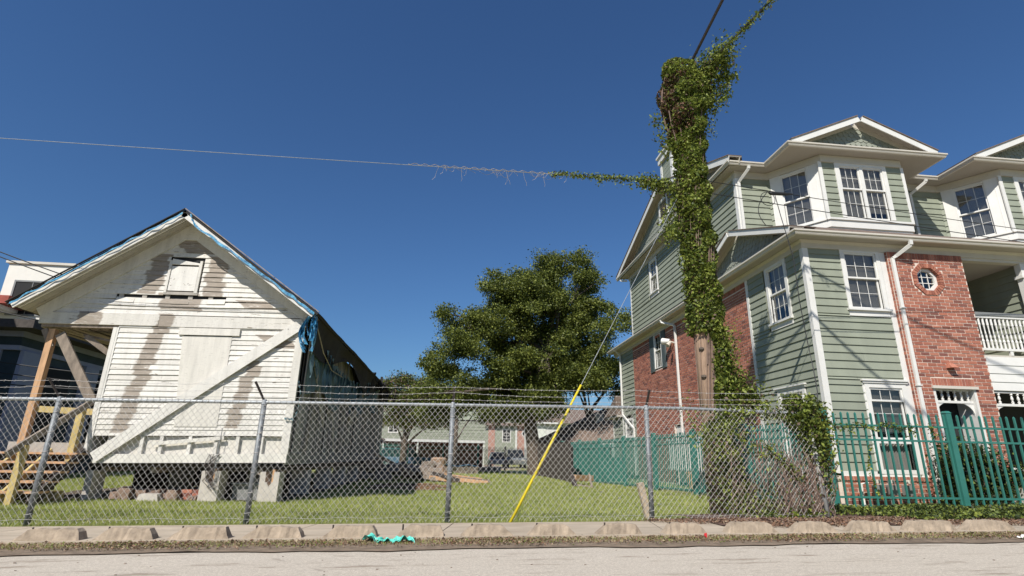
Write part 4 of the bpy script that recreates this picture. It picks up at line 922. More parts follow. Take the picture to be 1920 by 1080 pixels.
# side gable of third floor
G0, G1, GP_ = 14.7, 27.2, 20.75
MB().prism([(9.0, G0+.3, 10.5), (9.0, G1-.4, 10.5), (9.0, GP_, 12.9)], (.3, 0, 0)).build('upper_gable_wall', SCALE, A)
scallops((9.0, 0, 0), SXU, SXN, tri_test(G0+.3, G1-.4, GP_, 10.5, 12.8), ex=.2, wd=.24)
rake('upper_gable_fascia', (9.0, 0, 0), SXU, SXN, (G0+.1, 10.42), (GP_-.01, 12.62), .4, h=.22, roof_back=4, rb=.05)
rake('upper_gable_fascia', (9.0, 0, 0), SXU, SXN, (G1+.1, 10.38), (GP_+.01, 12.62), .4, h=.22, roof_back=6)
gv = MB(((9.0, 0, 0), SXU, SXN)); gv.box(20.6, 20.72, .03, .08, 11.25, 12.3); gv.box(21.5, 21.62, .03, .08, 11.25, 12.3); gv.box(20.72, 21.5, .03, .08, 12.18, 12.3); gv.box(20.72, 21.5, .03, .08, 11.25, 11.37); gv = gv.build('attic_vent', WHITE, A)
for k in range(9): MB(((9.0, 0, 0), SXU, SXN)).beam((8.955, 20.72, 11.43+k*.085), (8.955, 21.5, 11.43+k*.085), .012, .07, (1, 0, .6)).build('louvre', CREAM, gv)
MB(((9.0, 0, 0), SXU, SXN)).box(20.72, 21.5, .005, .034, 11.37, 12.18).build('vent_backing', GLASSDARK, gv)
# chimney
b = MB(); b.box(9.75, 11.3, 21.6, 22.9, 11, 15.1); ch = b.build('chimney', GREEN, A)
b = MB(); 
for q in ((9.70, 9.90, 21.55, 21.75), (9.70, 9.90, 22.75, 22.95), (11.15, 11.35, 21.55, 21.75)): b.box(*q, 11, 15.1)
b.box(9.62, 11.4, 21.5, 23.0, 15.1, 15.42); b.box(9.55, 11.45, 21.44, 23.06, 15.42, 15.52); b.build('chimney_trim', WHITE, ch)
b = MB(); b.hexa([(9.62, 21.5, 15.52), (11.4, 21.5, 15.52), (11.4, 23.0, 15.52), (9.62, 23.0, 15.52), (10.0, 21.8, 16.0), (11.1, 21.8, 16.0), (11.1, 22.7, 16.0), (10.0, 22.7, 16.0)]).build('chimney_cap', CREAM, ch)
for k in range(13): MB().box(9.9, 11.15, 21.58, 21.6, 12.2+k*.22, 12.4+k*.22).build('board', GREEN, ch); MB().box(9.73, 9.75, 21.75, 22.75, 12.2+k*.22, 12.4+k*.22).build('board', GREEN, ch)
# downspouts
def spout(pts, name='downspout', w=.085, m=WHITE):
    b = MB()
    for a, c in zip(pts[:-1], pts[1:]): b.beam(a, c, w, w*.8, (0, -1, .02) if abs(a[2]-c[2]) > .1 else (0, 0, 1))
    o = b.build(name, m, A); return o
spout([(11.87, 12.05, 6.72), (11.87, 12.06, 6.60), (11.62, 12.36, 6.36), (11.52, 12.36, 6.30), (11.52, 12.36, .25)])
for z in (4.9, 2.9): MB().box(11.46, 11.58, 12.30, 12.39, z, z+.03).build('spout_strap', WHITE, A)
spout([(9.33, 14.85, 10.38), (9.33, 14.87, 10.28), (9.13, 15.22, 9.95), (9.13, 15.22, 7.6)])
spout([(15.72, 14.85, 10.38), (15.72, 14.87, 10.30), (15.36, 15.22, 9.95), (15.36, 15.22, 7.6)])
spout([(8.64, 21.55, 6.74), (8.66, 21.5, 6.62), (8.98, 21.0, 6.40), (8.99, 20.95, 6.3), (8.99, 20.95, .3)])
spout([(8.64, 28.4, 6.74), (8.98, 28.5, 6.45), (8.99, 28.5, 3.3), (8.99, 27.0, 2.6), (8.99, 26.75, 2.5), (8.99, 26.75, .3)])
spout([(8.7, 26.9, 10.36), (8.7, 26.9, 10.25), (8.98, 26.7, 10.2)], w=.09)
# flood light
f = MB().tube([(9.08, 21.3, 5.72), (8.85, 21.35, 5.78)], .035, 8); fl = f.build('flood_light', CREAM, A)
MB().tube([(8.95, 21.45, 5.8), (8.72, 21.7, 5.85)], [.10, .14], 14).build('lamp_head', WHITE, fl); MB().tube([(8.85, 21.2, 5.7), (8.70, 21.15, 5.55)], [.06, .10], 12).build('lamp_head', CREAM, fl)
# small wall lamp above door
b = MB(); b.hexa([(12.42, 12.22, 3.38), (12.62, 12.22, 3.38), (12.62, 12.40, 3.38), (12.42, 12.40, 3.38), (12.46, 12.32, 3.50), (12.58, 12.32, 3.50), (12.58, 12.40, 3.52), (12.46, 12.40, 3.52)]).build('vent_hood', BRK[2], A)
# --- front door recess
dr = MB(); dr.box(11.94, 12.0, YB+.0, 13.3, .2, 2.93); dr.box(13.06, 13.12, YB+.0, 13.3, .2, 2.93); dr.box(12.0, 13.06, YB+.02, 13.3, 2.88, 2.93); dr.build('door_jamb', WHITE, A)
MB().box(11.9, 13.16, YB-.06, YB+.04, 2.86, 2.93).build('door_head', CREAM, A)
MB().box(11.98, 13.08, 13.30, 13.36, .2, 2.9).build('recess_wall', mat('recess_wall_paint', (.5, .46, .42), .7, .05, 3), A)  # plain beige paint on the recess wall
dd = MB().box(12.2, 13.0, 13.25, 13.295, .25, 2.3).build('front_door', mat('taupe_door_paint', (.42, .38, .35), .5, .05, 3), A)
for x0 in (12.28, 12.64):
    for z0 in (.4, 1.3): MB().box(x0, x0+.28, 13.235, 13.249, z0, z0+.75).build('door_panel', mat('taupe_panel_paint', (.38, .345, .32), .5, .05, 3), dd)
MB().tube([(12.27, 13.2, 1.22), (12.27, 13.25, 1.22)], .035, 8).build('door_knob', RUST, dd)
MB().box(12.22, 12.98, 13.24, 13.25, 2.38, 2.76).build('transom_glass', GLASSDARK, A)
MB().box(12.16, 13.04, 13.20, 13.24, 2.3, 2.36).build('transom_bar', CREAM, A); 
def spindles(x0, x1, y, z0, z1, n, skip=(), rad=1):
    MB().box(x0, x1, y-.035, y+.035, z0-.06, z0).build('spindle_rail', WHITE, A); MB().box(x0, x1, y-.03, y+.03, z1, z1+.05).build('spindle_rail', WHITE, A)
    h = z1-z0
    for k in range(n):
        if k in skip: continue
        x = x0+(x1-x0)*(k+.5)/n; r = .03*rad
        MB().lathe((x, y, z0), [(r, 0), (r, h*.12), (r*1.3, h*.16), (r*.5, h*.25), (r*1.1, h*.45), (r*.9, h*.6), (r*.45, h*.78), (r*1.2, h*.84), (r, h*.88), (r, h)], 8).build('spindle', WHITE, A)
spindles(12.0, 13.06, YB+.12, 2.58, 2.82, 6)
def bracket(x, y, z, sx, s=.34):
    P = [(0, 0), (0, -s)] + [(sx*s*(1-math.cos(a)), -s+s*math.sin(a)*1.0) for a in [k*math.pi/16 for k in range(1, 8)]] + [(sx*s, 0)]
    b = MB(); b.prism([(x+u, y-.02, z+v) for u, v in P], (0, .04, 0)); b.build('bracket', WHITE, A)
bracket(12.0, YB+.12, 2.52, 1); bracket(13.06, YB+.12, 2.52, -1)
MB().box(11.9, 13.2, 11.95, 13.3, .05, .22).build('door_step', CONC2, A)
# --- balcony (2F) and porch (1F), X 13.62 ..
XP = 15.62
MB().box(13.62, 22, YF-.02, YF+.16, 6.42, 6.70).build('balcony_beam', CREAM, A)
MB().box(13.62, 22, YF+.16, 15.2, 6.44, 6.46).build('balcony_ceiling', SOFF, A)
siding(A, (XP, 0, 0), (0, 1, 0), (-1, 0, 0), 12.65, 15.0, 3.8, 6.44)
siding(A, (0, 15.0, 0), FX, FY, 13.62, XP, 3.8, 6.44)
MB().box(13.55, 13.62, 13.4, 15, 3.8, 6.5).build('balcony_side_wall', GREEN, A)
MB().box(15.47, 15.86, YF-.03, YF+.14, 5.05, 6.42).build('balcony_post', WHITE, A); MB().box(15.42, 15.91, YF-.06, YF+.17, 6.0, 6.08).build('post_cap', WHITE, A); MB().box(15.47, 15.86, YF-.03, YF+.14, 3.78, 5.05).build('balcony_post', WHITE, A)
MB().box(13.62, 15.47, YF-.04, YF+.08, 4.86, 4.95).build('hand_rail', GREY, A); MB().box(13.62, 15.47, YF-.02, YF+.06, 4.80, 4.86).build('hand_rail', WHITE, A)
MB().box(13.62, 15.47, YF-.02, YF+.06, 3.92, 3.98).build('bottom_rail', WHITE, A)
for k in range(15):
    x = 13.69+k*.122; h = .82
    MB().lathe((x, YF+.02, 3.98), [(.026, 0), (.026, h*.2), (.034, h*.23), (.018, h*.3), (.026, h*.36), (.014, h*.6), (.02, h*.74), (.03, h*.78), (.026, h*.82), (.026, h)], 8).build('baluster', WHITE, A)
MB().box(13.62, 22, YF, 15.2, 3.74, 3.80).build('balcony_floor', CREAM, A)
MB().box(14.5, 14.58, YF-.01, YF+.05, 3.8, 3.92).build('rail_foot', WHITE, A)
for k in range(4): MB(((0, YF, 0), FX, FY)).hexa([MB(((0, YF, 0), FX, FY)).pt(*q) for q in ((13.62, .022, 2.88+k*.218), (16.5, .022, 2.88+k*.218), (16.5, -.02, 2.88+k*.218), (13.62, -.02, 2.88+k*.218), (13.62, .004, 3.1+k*.218), (16.5, .004, 3.1+k*.218), (16.5, -.02, 3.1+k*.218), (13.62, -.02, 3.1+k*.218))]).build('white_band_board', WHITE, A)
MB().box(13.62, 16.5, YF+.02, YF+.1, 2.86, 3.74).build('band_backing', CREAM, A)
spindles(13.62, 15.6, YF+.05, 2.55, 2.82, 11, skip=(2,)); bracket(13.62, YF+.05, 2.49, 1, .42)
MB().box(13.6, 16, 14.6, 14.65, .2, 2.8).build('porch_back_wall', GREEN, A)
window(A, (0, 14.6, 0), FX, FY, 14.3, 15.6, .9, 2.4, cols=3, dbl=True, blind=None)
MB().box(15.5, 15.62, 12.5, 12.64, .2, 2.5).build('porch_post', WHITE, A)
MB().box(13.62, 18, 12.3, 14.6, .1, .2).build('porch_floor', CONC2, A)
b = MB(); b.box(13.66, 15.3, 12.9, 12.96, .9, 1.0); b.build('porch_rail', WHITE, A)
# interior blockers
shell('interior_core', (9.55, 13.3, 12.95, 26, .3, 6.4), (13.4, 22, 15.35, 26, .3, 10.2), (9.6, 14.7, 15.75, 26, 6.5, 10.3), (11.35, 13.75, 14.4, 15.7, 7.1, 10.3), (17.65, 20.05, 14.4, 15.7, 7.1, 10.3), (9.3, 13.3, 12.95, 14.9, 6.5, 6.7))
MB().box(9.3, 22, 26.55, 28.6, .2, 6.6).build('rear_block', GREEN, A); MB().box(9.15, 22, 26.4, 26.5, 6.6, 10.3).build('rear_wall', GREEN, A)
# gas meters and pipes at the base
gm = thing('gas_meters', 'row of grey gas meters with pipes against the brick base of the green bay', 'gas meter', (10.0, 12.2, .15))
for k, x in enumerate((9.85, 10.2, 10.6)):
    MB().box(x-.09, x+.09, 12.15, 12.32, .34, .56).build('meter_body', GREY, gm)
    MB().tube([(x-.06, 12.24, .1), (x-.06, 12.24, .66), (x+.08, 12.24, .66), (x+.08, 12.24, .5)], .018, 6).build('pipe', GREY if k else CREAM, gm)
    MB().tube([(x, 12.2, .6), (x, 12.2, .68)], .045, 8).build('regulator', CREAM, gm)
pv = MB().tube([(9.42, 12.2, .1), (9.42, 12.2, .58), (9.62, 12.25, .60), (9.62, 12.3, .45)], .03, 8); tag(pv.build('vent_pipe', WHITE), 'white bent pipe left of the gas meters by the brick base', 'pipe')

# one storey wing continuing behind the back corner
siding(A, (XS-.02, 0, 0), SXU, SXN, 28.75, 30.35, .3, 3.15, ex=.2)
MB(((XS-.02, 0, 0), SXU, SXN)).box(30.3, 30.42, 0, .04, .3, 3.15).build('corner_trim', WHITE, A)
MB().box(9.1, 16, 28.72, 30.4, .2, 3.2).build('rear_wing', GREEN, A)
MB().box(8.75, 16, 28.72, 31.0, 3.2, 3.3).build('wing_soffit', SOFF, A); MB().prism([(8.7, 28.72, 3.3), (8.7, 31.1, 3.3), (8.7, 28.72, 4.3)], (7.3, 0, 0)).build('wing_roof', ROOFM, A)
# ================================================================= CHAIN LINK FENCE
CF = thing('chain_link_fence', 'galvanised chain link fence with barbed wire across the whole empty lot', 'fence', (0, 9.1, 0))
FYc = 9.1
def ftop(x): return GZ(x, FYc)+1.83
posts = [(-9.0, 0, 0), (-6.03, .0, 0), (-3.0, .0, 0), (0, 0, 0), (3.30, 0, 0)]
for i, (x, lx, ly) in enumerate(posts):
    g = GZ(x, FYc); b = MB().tube([(x-lx, FYc+.035, g-.1), (x, FYc+.035, g+1.80)], .041, 12)
    po = b.build('post', GALVD, CF, smooth=True)
    MB().tube([(x, FYc+.035, g+1.78), (x, FYc+.035, g+1.86)], [.047, .035], 12).build('post_cap', GALV, po)
    for k in range(6):
        z = g+.16+k*.29; MB().tube([(x-.042, FYc+.035, z), (x-.03, FYc-.008, z+.01), (x+.03, FYc-.008, z+.02), (x+.042, FYc+.035, z+.03)], .0035, 4).build('tie_wire', WIRE, po)
    an = -.10 if i < 3 else .0
    if i == 4: arm = [(x, FYc+.03, g+1.83), (x+.02, FYc-.12, g+2.1)]
    elif i == 3: arm = [(x, FYc+.03, g+1.83), (x+.01, FYc+.0, g+2.12)]
    else: arm = [(x, FYc+.03, g+1.83), (x-.13, FYc-.13, g+2.12)]
    MB().beam(arm[0], arm[1], .035, .022).build('barb_arm', RUST, po)
xs_ = np.linspace(-10, 6.35, 60)
def railz(x): return ftop(x)-.015 - (0.0 if x < 4 else .03*(x-4))
MB().tube([(x, FYc+.035, railz(x)) for x in xs_], .028, 10).build('top_rail', GALV, CF, smooth=True)
def strand(off_y, dz, sag=.03, kink=.004, r_=.0025, x0=-10, x1=6.4):
    pts = []
    for x in np.linspace(x0, x1, 240):
        ph = ((x+6.03) % 3.03)/3.03; pts.append((x, FYc+off_y+random.uniform(-kink, kink), ftop(x)+dz-sag*math.sin(math.pi*ph)+random.uniform(-kink, kink)))
    b = MB().tube(pts, r_, 4, False)
    for k in range(int((x1-x0)/.13)):
        q = pts[min(len(pts)-1, int(k*.13/(x1-x0)*240))]
        for a in (0, 1.2): s = .016; b.tube([(q[0]-s*.4, q[1]-s*math.cos(a), q[2]-s*math.sin(a)), (q[0]+s*.4, q[1]+s*math.cos(a), q[2]+s*math.sin(a))], .0018, 3, False)
    return b.build('barbed_strand', WIRE, CF)
strand(-.02, .07, .02); strand(-.06, .18, .05); strand(-.11, .26, .025)
# woven mesh: each wire a zigzag, alternating
b = MB(); P = .0455; w0 = -10.0; nw = int((6.42+10)/P*1.0)
zb = .05; h = P
V = []; F = []
def wire(x0, zig, x_hi=99):
    """one zigzag wire centred on x0, amplitude P/2"""
    g = GZ(x0, FYc); n = int((1.83-zb)/.054); pts = []
    for k in range(n+2):
        side = 1 if ((k+zig) % 2 == 0) else -1
        bend = .012*math.sin(x0*1.9+k*.7) if x0 < 4 else .03*math.sin(x0*3+k*.44)
        pts.append((x0+side*P*.5*1.04, FYc+.0045*(side if zig else -side)+bend*.5, g+zb+k*.054+.006*math.sin(x0*2.3)))
    e = pts[-1]; pts.append((e[0]-.012, FYc, e[2]+.022)); s_ = pts[0]; pts.insert(0, (s_[0]+(-.012), FYc, s_[2]-.022))
    return pts
k = 0; x = w0
while x < 6.5:
    b.tube(wire(x, k % 2), .0033, 4, False); x += P; k += 1
b.build('woven_mesh', WIRE, CF, 'stuff')
MB().tube([(x, FYc-.006, GZ(x, FYc)+.1+.01*math.sin(x*7)) for x in np.linspace(-10, 6.4, 90)], .0022, 4).build('tension_wire', WIRE, CF)
# leaning end post
g = GZ(6.45, 9.1)
MB().tube([(6.34, 9.10, g-.05), (6.25, 9.18, g+2.08)], .042, 12).build('end_post', mat('faded_painted_post', (.45, .46, .44), .6, .3, 9, bst=.2, dirt=.6, dirtc=(.22, .2, .17)), CF, smooth=True)
# weathered wooden stake beside fourth post
tag(MB().beam((3.50, 9.85, .0), (3.37, 9.85, .62), .11, .10, (0, 1, 0)).build('wooden_stake', mat('bleached_stake_wood', (.45, .36, .26), .9, .2, 6, bst=.5), None, fn=None), 'split bleached wooden stake standing behind the fourth fence post', 'stake')
# ================================================================= GREEN PICKET FENCES
def picket_fence(name, label, P0, P1, nb, per, hgt, gfun, rails=(.22, 1.42, 1.66), pw=.034, post_w=.125, endpost=True, posts_only=None, grp=None, mats_=GF, stuff_after=None):
    P0 = Vector(P0); P1 = Vector(P1); L_ = (P1-P0).length; U = (P1-P0).normalized(); N = Vector((U.y, -U.x, 0))
    t = thing(name, label, 'fence', (P0.x, P0.y, gfun(P0)), grp)
    def q(s, z): p = P0+U*s; return Vector((p.x, p.y, gfun(p)+z))
    for k in range(nb+1):
        if k == nb and not endpost: continue
        p = q(L_*k/nb, 0); po = MB((p, U, N)).box(-post_w/2, post_w/2, -post_w/2, post_w/2, -.1, hgt+.03).build('post', mats_, t)
        MB((p, U, N)).hexa([MB((p, U, N)).pt(a*post_w*.58, c*post_w*.58, hgt+.03) for a, c in ((-1, -1), (1, -1), (1, 1), (-1, 1))]+[MB((p, U, N)).pt(a*post_w*.35, c*post_w*.35, hgt+.075) for a, c in ((-1, -1), (1, -1), (1, 1), (-1, 1))]).build('post_cap', mats_, po)
    for k in range(nb):
        for rz in rails: MB().beam(q(L_*k/nb+post_w/2, rz), q(L_*(k+1)/nb-post_w/2, rz), .035, .04).build('rail', mats_, t)
    n = nb*per; made = 0; st = MB(); me = None
    for k in range(n):
        s = L_*(k+.5)/n + (0 if per > 20 else 0)
        if abs((s*nb/L_) % 1.0) < .012 or abs((s*nb/L_) % 1.0) > .988: continue
        p = q(s, 0)
        if made < 290 and stuff_after is None:
            if me is None:
                bb = MB((Vector((0, 0, 0)), U, N)); bb.box(-pw/2, pw/2, -pw/2, pw/2, .06, hgt-.03)
                bb.hexa([bb.pt(a*pw/2, c*pw/2, hgt-.03) for a, c in ((-1, -1), (1, -1), (1, 1), (-1, 1))]+[bb.pt(a*pw*.12, c*pw*.12, hgt) for a, c in ((-1, -1), (1, -1), (1, 1), (-1, 1))])
                o = bb.build('picket', mats_); me = o.data; bpy.data.objects.remove(o)
            o = link('picket', me, t); o.location = p - ORG[t.name]
            o.rotation_euler = (random.uniform(-.006, .006), random.uniform(-.006, .006), 0); made += 1
        else: st.fr((p, U, N)).box(-pw/2, pw/2, -pw/2, pw/2, .06, hgt)
    if st.v: st.build('picket_rows', mats_, t, 'stuff')
    return t
gfr = lambda p: .125
GFr = picket_fence('green_picket_fence', 'teal green steel picket fence in front of the apartment entrance at the right', (7.82, 10.95, 0), (16.5, 10.92, 0), 3, 17, 1.95, gfr, rails=(.24, 1.38, 1.68))
gsd = lambda p: .02+.09*max(0, min(1, (22-p.y)/10))
picket_fence('green_side_fence', 'teal green steel picket fence receding along the left side of the apartment building', (7.74, 11.1, 0), (5.7, 28.2, 0), 7, 21, 1.78, gsd, rails=(.12, 1.45, 1.66), pw=.028)
picket_fence('green_return_fence', 'dense teal green picket fence closing the yard behind the side lawn, seen at a slant', (5.7, 28.4, 0), (9.0, 31.5, 0), 2, 24, 1.75, lambda p: .05, rails=(.2, 1.5))
# ================================================================= UTILITY POLE, GUY, CABLES
PX, PY = 5.0, 10.25
gp0 = GZ(PX, PY)
up = thing('utility_pole', 'weathered wooden utility pole almost hidden under climbing vines', 'utility pole', (PX, PY, gp0))
MB().tube([(PX+.02, PY, gp0-.1), (PX-.02, PY, 3.2), (PX+.0, PY, 6.5), (PX+.05, PY, 9.7)], [.19, .165, .145, .125], 18).build('pole_shaft', POLEW, up, smooth=True)
for k, z in enumerate((2.55, 3.1)): MB().lathe((PX-.13, PY-.12, z), [(.03, 0), (.055, .03), (.05, .06), (.02, .08)], 10).build('knot', BARK, up)
# vine on pole: leaf density following the mass seen on the pole
def env(z):     # centre x offset, half width, half depth by height
    tb = [(0.1, .25, .35), (.8, .22, .33), (1.5, .10, .30), (2.0, .16, .30), (2.6, .24, .26), (3.2, .22, .24), (3.8, .15, .30), (4.6, .10, .36), (5.4, .08, .40), (6.2, .0, .42), (6.9, .02, .40), (7.4, .10, .38), (8.0, .05, .46), (8.5, -.02, .62), (9.1, -.04, .68), (9.6, -.03, .62), (9.95, .0, .45), (10.1, .0, .2)]
    zs = [q[0] for q in tb]; return np.interp(z, zs, [q[1] for q in tb]), np.interp(z, zs, [q[2] for q in tb])
vn = thing('climbing_vine', 'thick green creeper with brown dead patches wrapping the utility pole to its top', 'vine', (PX, PY, gp0))
n = 62000; z = rng.uniform(.1, 10.05, n); cx, hw = env(z); hw = hw*np.where(z > 3.6, .9, .92); a = rng.uniform(0, 2*np.pi, n)
lump = .86+.12*np.sin(z*5.1+a*2)+.12*np.sin(z*11.3-a*3)+.10*np.sin(z*2.3+a)
rad = hw*lump*(1-np.abs(rng.normal(0, .16, n)))
x = PX+cx+np.cos(a)*rad; y = PY-.05+np.sin(a)*np.minimum(rad, .5)
bare = (z > 1.75) & (z < 3.5) & (x < PX-.03+.05*np.sin(z*9)) & (rng.random(n) < .90)         # bare pole on the left below the crown of leaves
bare2 = (z < 1.7) & (rng.random(n) < .25) & (x < PX+.1)
keep = ~(bare) & ~bare2; P = np.stack([x, y, z], 1)[keep]
isd = ((P[:, 2] > 8.1) & (P[:, 2] < 9.5) & (P[:, 0] < PX-.16+.2*np.sin(P[:, 2]*4)) & (rng.random(len(P)) < .8))
dl = leaves('green_leaves', P[~isd], .078, VINE, vn, weights=[.56, .36, .08])
leaves('dead_leaves', P[isd], .075, [VINE[2], VINE[1], DEAD[0]], vn, weights=[.5, .2, .3])
# trailing sprays
z2 = rng.uniform(3.45, 9.6, 15000); a2 = rng.uniform(0, 2*np.pi, 15000); r2 = .20+.07*np.abs(rng.normal(0, 1, 15000))
leaves('inner_leaves', np.stack([PX+np.cos(a2)*r2, PY+np.sin(a2)*r2, z2], 1), .078, VINE, vn, weights=[.45, .45, .10])
sp = []
def spray(p0, p1, nleaf, sig, sag=0, tw=.0):
    p0 = np.array(p0); p1 = np.array(p1); s = rng.random(nleaf)[:, None]
    q = p0+(p1-p0)*s + rng.normal(0, 1, (nleaf, 3))*np.array(sig); q[:, 2] -= (sag*np.sin(np.pi*s))[:, 0]; sp.append(q)
spray((PX+.2, PY, 9.5), (PX+1.1, PY-.35, 10.3), 2600, (.12, .12, .2)); spray((PX+.6, PY, 10.0), (PX+.7, PY-.1, 8.9), 1300, (.15, .1, .1)); spray((PX+1.05, PY-.2, 10.2), (PX+.95, PY-.2, 9.0), 520, (.06, .08, .1)); spray((PX+.85, PY-.2, 9.7), (PX+1.35, PY-.2, 9.75), 160, (.04, .05, .05))
spray((PX+.6, PY, 9.6), (PX+.55, PY, 8.3), 500, (.1, .1, .2)); spray((PX-.7, PY, 8.6), (PX-.45, PY, 7.6), 260, (.07, .1, .1))
spray((PX-.2, PY, 6.7), (PX-1.15, PY-.02, 6.86), 700, (.1, .1, .09)); spray((PX-.25, PY, 5.9), (PX-.62, PY, 5.55), 420, (.1, .12, .1)); spray((PX-.3, PY, 6.5), (PX-.65, PY, 5.9), 300, (.09, .1, .12))
spray((PX+.3, PY-.15, 3.6), (PX+.35, PY-.2, 1.6), 2200, (.13, .1, .1)); spray((PX-.1, PY-.2, 1.7), (PX+.1, PY-.2, .2), 900, (.14, .08, .1)); spray((PX+.35, PY-.1, 2.7), (PX+.95, PY-.2, 2.0), 1300, (.12, .15, .16)); spray((PX+.35, PY, 2.3), (PX+.45, PY, 1.6), 600, (.12, .15, .2))
spray((PX+.3, PY-.2, .1), (PX+1.0, PY-.5, .12), 700, (.12, .2, .08)); spray((PX-.2, PY-.3, .1), (PX+.6, PY-.4, .4), 700, (.2, .2, .16))
leaves('trailing_leaves', np.concatenate(sp), .072, VINE, vn, weights=[.6, .32, .08])
b = MB()
for k in range(46):
    z0 = random.uniform(0, 7); a0 = random.uniform(0, 6.28); pts = []
    for j in range(12):
        zz = z0+j*.28; c_, h_ = env(min(zz, 10)); rr_ = .19 if zz < 3.6 else h_*.75; pts.append((PX+(c_ if zz > 3.6 else 0)+math.cos(a0+j*.12)*rr_, PY+math.sin(a0+j*.12)*min(rr_, .4), min(zz, 10)))
    b.tube(pts, random.uniform(.006, .016), 4, False)
b.build('stem', STEM, vn)
# cables
def catenary(a, c, sag, n=40): a = Vector(a); c = Vector(c); return [a.lerp(c, k/n)-Vector((0, 0, sag*math.sin(math.pi*k/n))) for k in range(n+1)]
def cable(name, pts, r_, label, m=BLACK): return tag(MB().tube(pts, r_, 6).build(name, m), label, 'cable')
far_l = (-22, 10.4, 6.9)
main = catenary((PX-.1, PY, 6.92), (-34, 10.6, 7.05), .10, 60)
cable('overhead_cable', main, .0062, 'long thin grey cable crossing the sky from the left to the vine covered pole', GALV)
cable('overhead_cable', catenary((PX+.2, PY-.1, 10.0), (6.4, -2, 15.2), .3), .037, 'thick cable rising steeply from the pole top past the frame top', RUST)
cable('overhead_cable', catenary((PX+.5, PY-.1, 9.9), (10.6, 1.5, 15.0), .45), .028, 'black cable with vine leaves rising to the upper right from the pole top')
c3 = catenary((PX+.2, PY, 7.02), (30, 12.2, 6.95), .35, 60)
cable('overhead_cable', c3, .008, 'upper thin wire crossing in front of the bay windows'); cable('overhead_cable', catenary((PX+.2, PY, 6.72), (30, 12.0, 6.25), .3, 60), .009, 'lower thin wire crossing in front of the bay windows')
# leaves on the cables
sp = []
i0 = [p for p in main if p.x > 1.85]
for s in np.linspace(1.9, PX-.5, 60):
    zz = np.interp(-s, [-p.x for p in main], [p.z for p in main]); yy = PY
    q = rng.normal(0, 1, (14, 3))*np.array([.04, .035, .035])+np.array([s, yy, zz-.01]); sp.append(q)
for s in rng.uniform(2.8, PX-.6, 12):
    zz = np.interp(-s, [-p.x for p in main], [p.z for p in main]); sp.append(rng.normal(0, 1, (14, 3))*np.array([.035, .03, .05])+np.array([s, PY, zz-.11]))
cv = thing('cable_vine', 'garland of small green leaves hanging along the cable left of the pole', 'vine', (3, PY, 6.8)); leaves('leaf_garland', np.concatenate(sp), .062, VINE, cv, weights=[.62, .33, .05])
b = MB()
for k in range(26):
    s = random.uniform(-.6, 2.4); zz = np.interp(-s, [-p.x for p in main], [p.z for p in main]); l = random.choice((.05, .12, .2, .34)); dx = random.uniform(-.2, .2)
    b.tube([(s, PY, zz), (s+dx*.4, PY, zz-l*.5), (s+dx*.7+.02, PY, zz-l*.8), (s+dx, PY, zz-l)], .003, 3, False)
for k in range(8):
    s = random.uniform(-1.0, 2.0); l = random.uniform(.2, .6); zz = np.interp(-s, [-p.x for p in main], [p.z for p in main])
    b.tube(catenary((s, PY, zz), (s+l, PY, zz-.01), random.uniform(.06, .2), 10), .003, 3, False)
b.tube([(x, PY+.012*math.sin(x*30), np.interp(-x, [-p.x for p in main], [p.z for p in main])+.018*math.cos(x*30)) for x in np.linspace(-1.2, 2.2, 160)], .006, 4, False)
b.build('dry_tendril', STEMP, cv)
cv2 = thing('cable_vine', 'vine leaves climbing the black cable above the pole top', 'vine', (6.5, 9, 11)); sp = []
c2 = catenary((PX+.5, PY-.1, 9.9), (10.6, 1.5, 15.0), .45, 200)
for k, p in enumerate(c2[8:64]):
    nn_ = max(2, int(26*(1-k/52))); 
    if nn_ > 2 or k % 3 == 0: sp.append(rng.normal(0, 1, (nn_, 3))*np.array([.05, .05, .06])+np.array([p.x, p.y, p.z-.04]))
leaves('leaf_garland', np.concatenate(sp), .06, VINE, cv2, weights=[.6, .35, .05])
# splice closure with coil and hanging drop cable
sc = thing('splice_closure', 'black splice closure with looped cable coil hanging on wires before the upper green wall', 'cable closure', (7.1, 10.4, 6.95))
zc = np.interp(7.1, [p.x for p in c3], [p.z for p in c3])
b = MB().tube([(6.95, 10.42, zc-.02), (7.0, 10.42, zc-.03), (7.35, 10.43, zc-.02), (7.55, 10.44, zc+.0)], [.015, .045, .04, .012], 8); b.build('closure_body', BLACK, sc)
pts = [(7.0+.17*math.cos(a)-.1, 10.4, zc-.19+.17*math.sin(a)) for a in np.linspace(1.2, 7.4, 30)]; MB().tube(pts, .008, 5).build('cable_coil', BLACK, sc)
pts = [(6.95-.28*math.sin(s*2.6)-.05, 10.38, zc-.02-.85*s) for s in np.linspace(0, 1, 16)]; MB().tube(pts, .009, 5).build('cable_tail', BLACK, sc)
dc = [(7.08, 10.4, zc-.05), (7.12, 10.35, 6.3), (7.1, 10.1, 5.2), (6.95, 9.9, 4.2), (6.85, 9.7, 3.3), (6.75, 9.5, 2.7), (6.62, 9.3, 2.25), (6.5, 9.2, 2.0)]
cable('drop_cable', dc, .009, 'thin black drop cable hanging from the splice closure down to the fence corner vines')
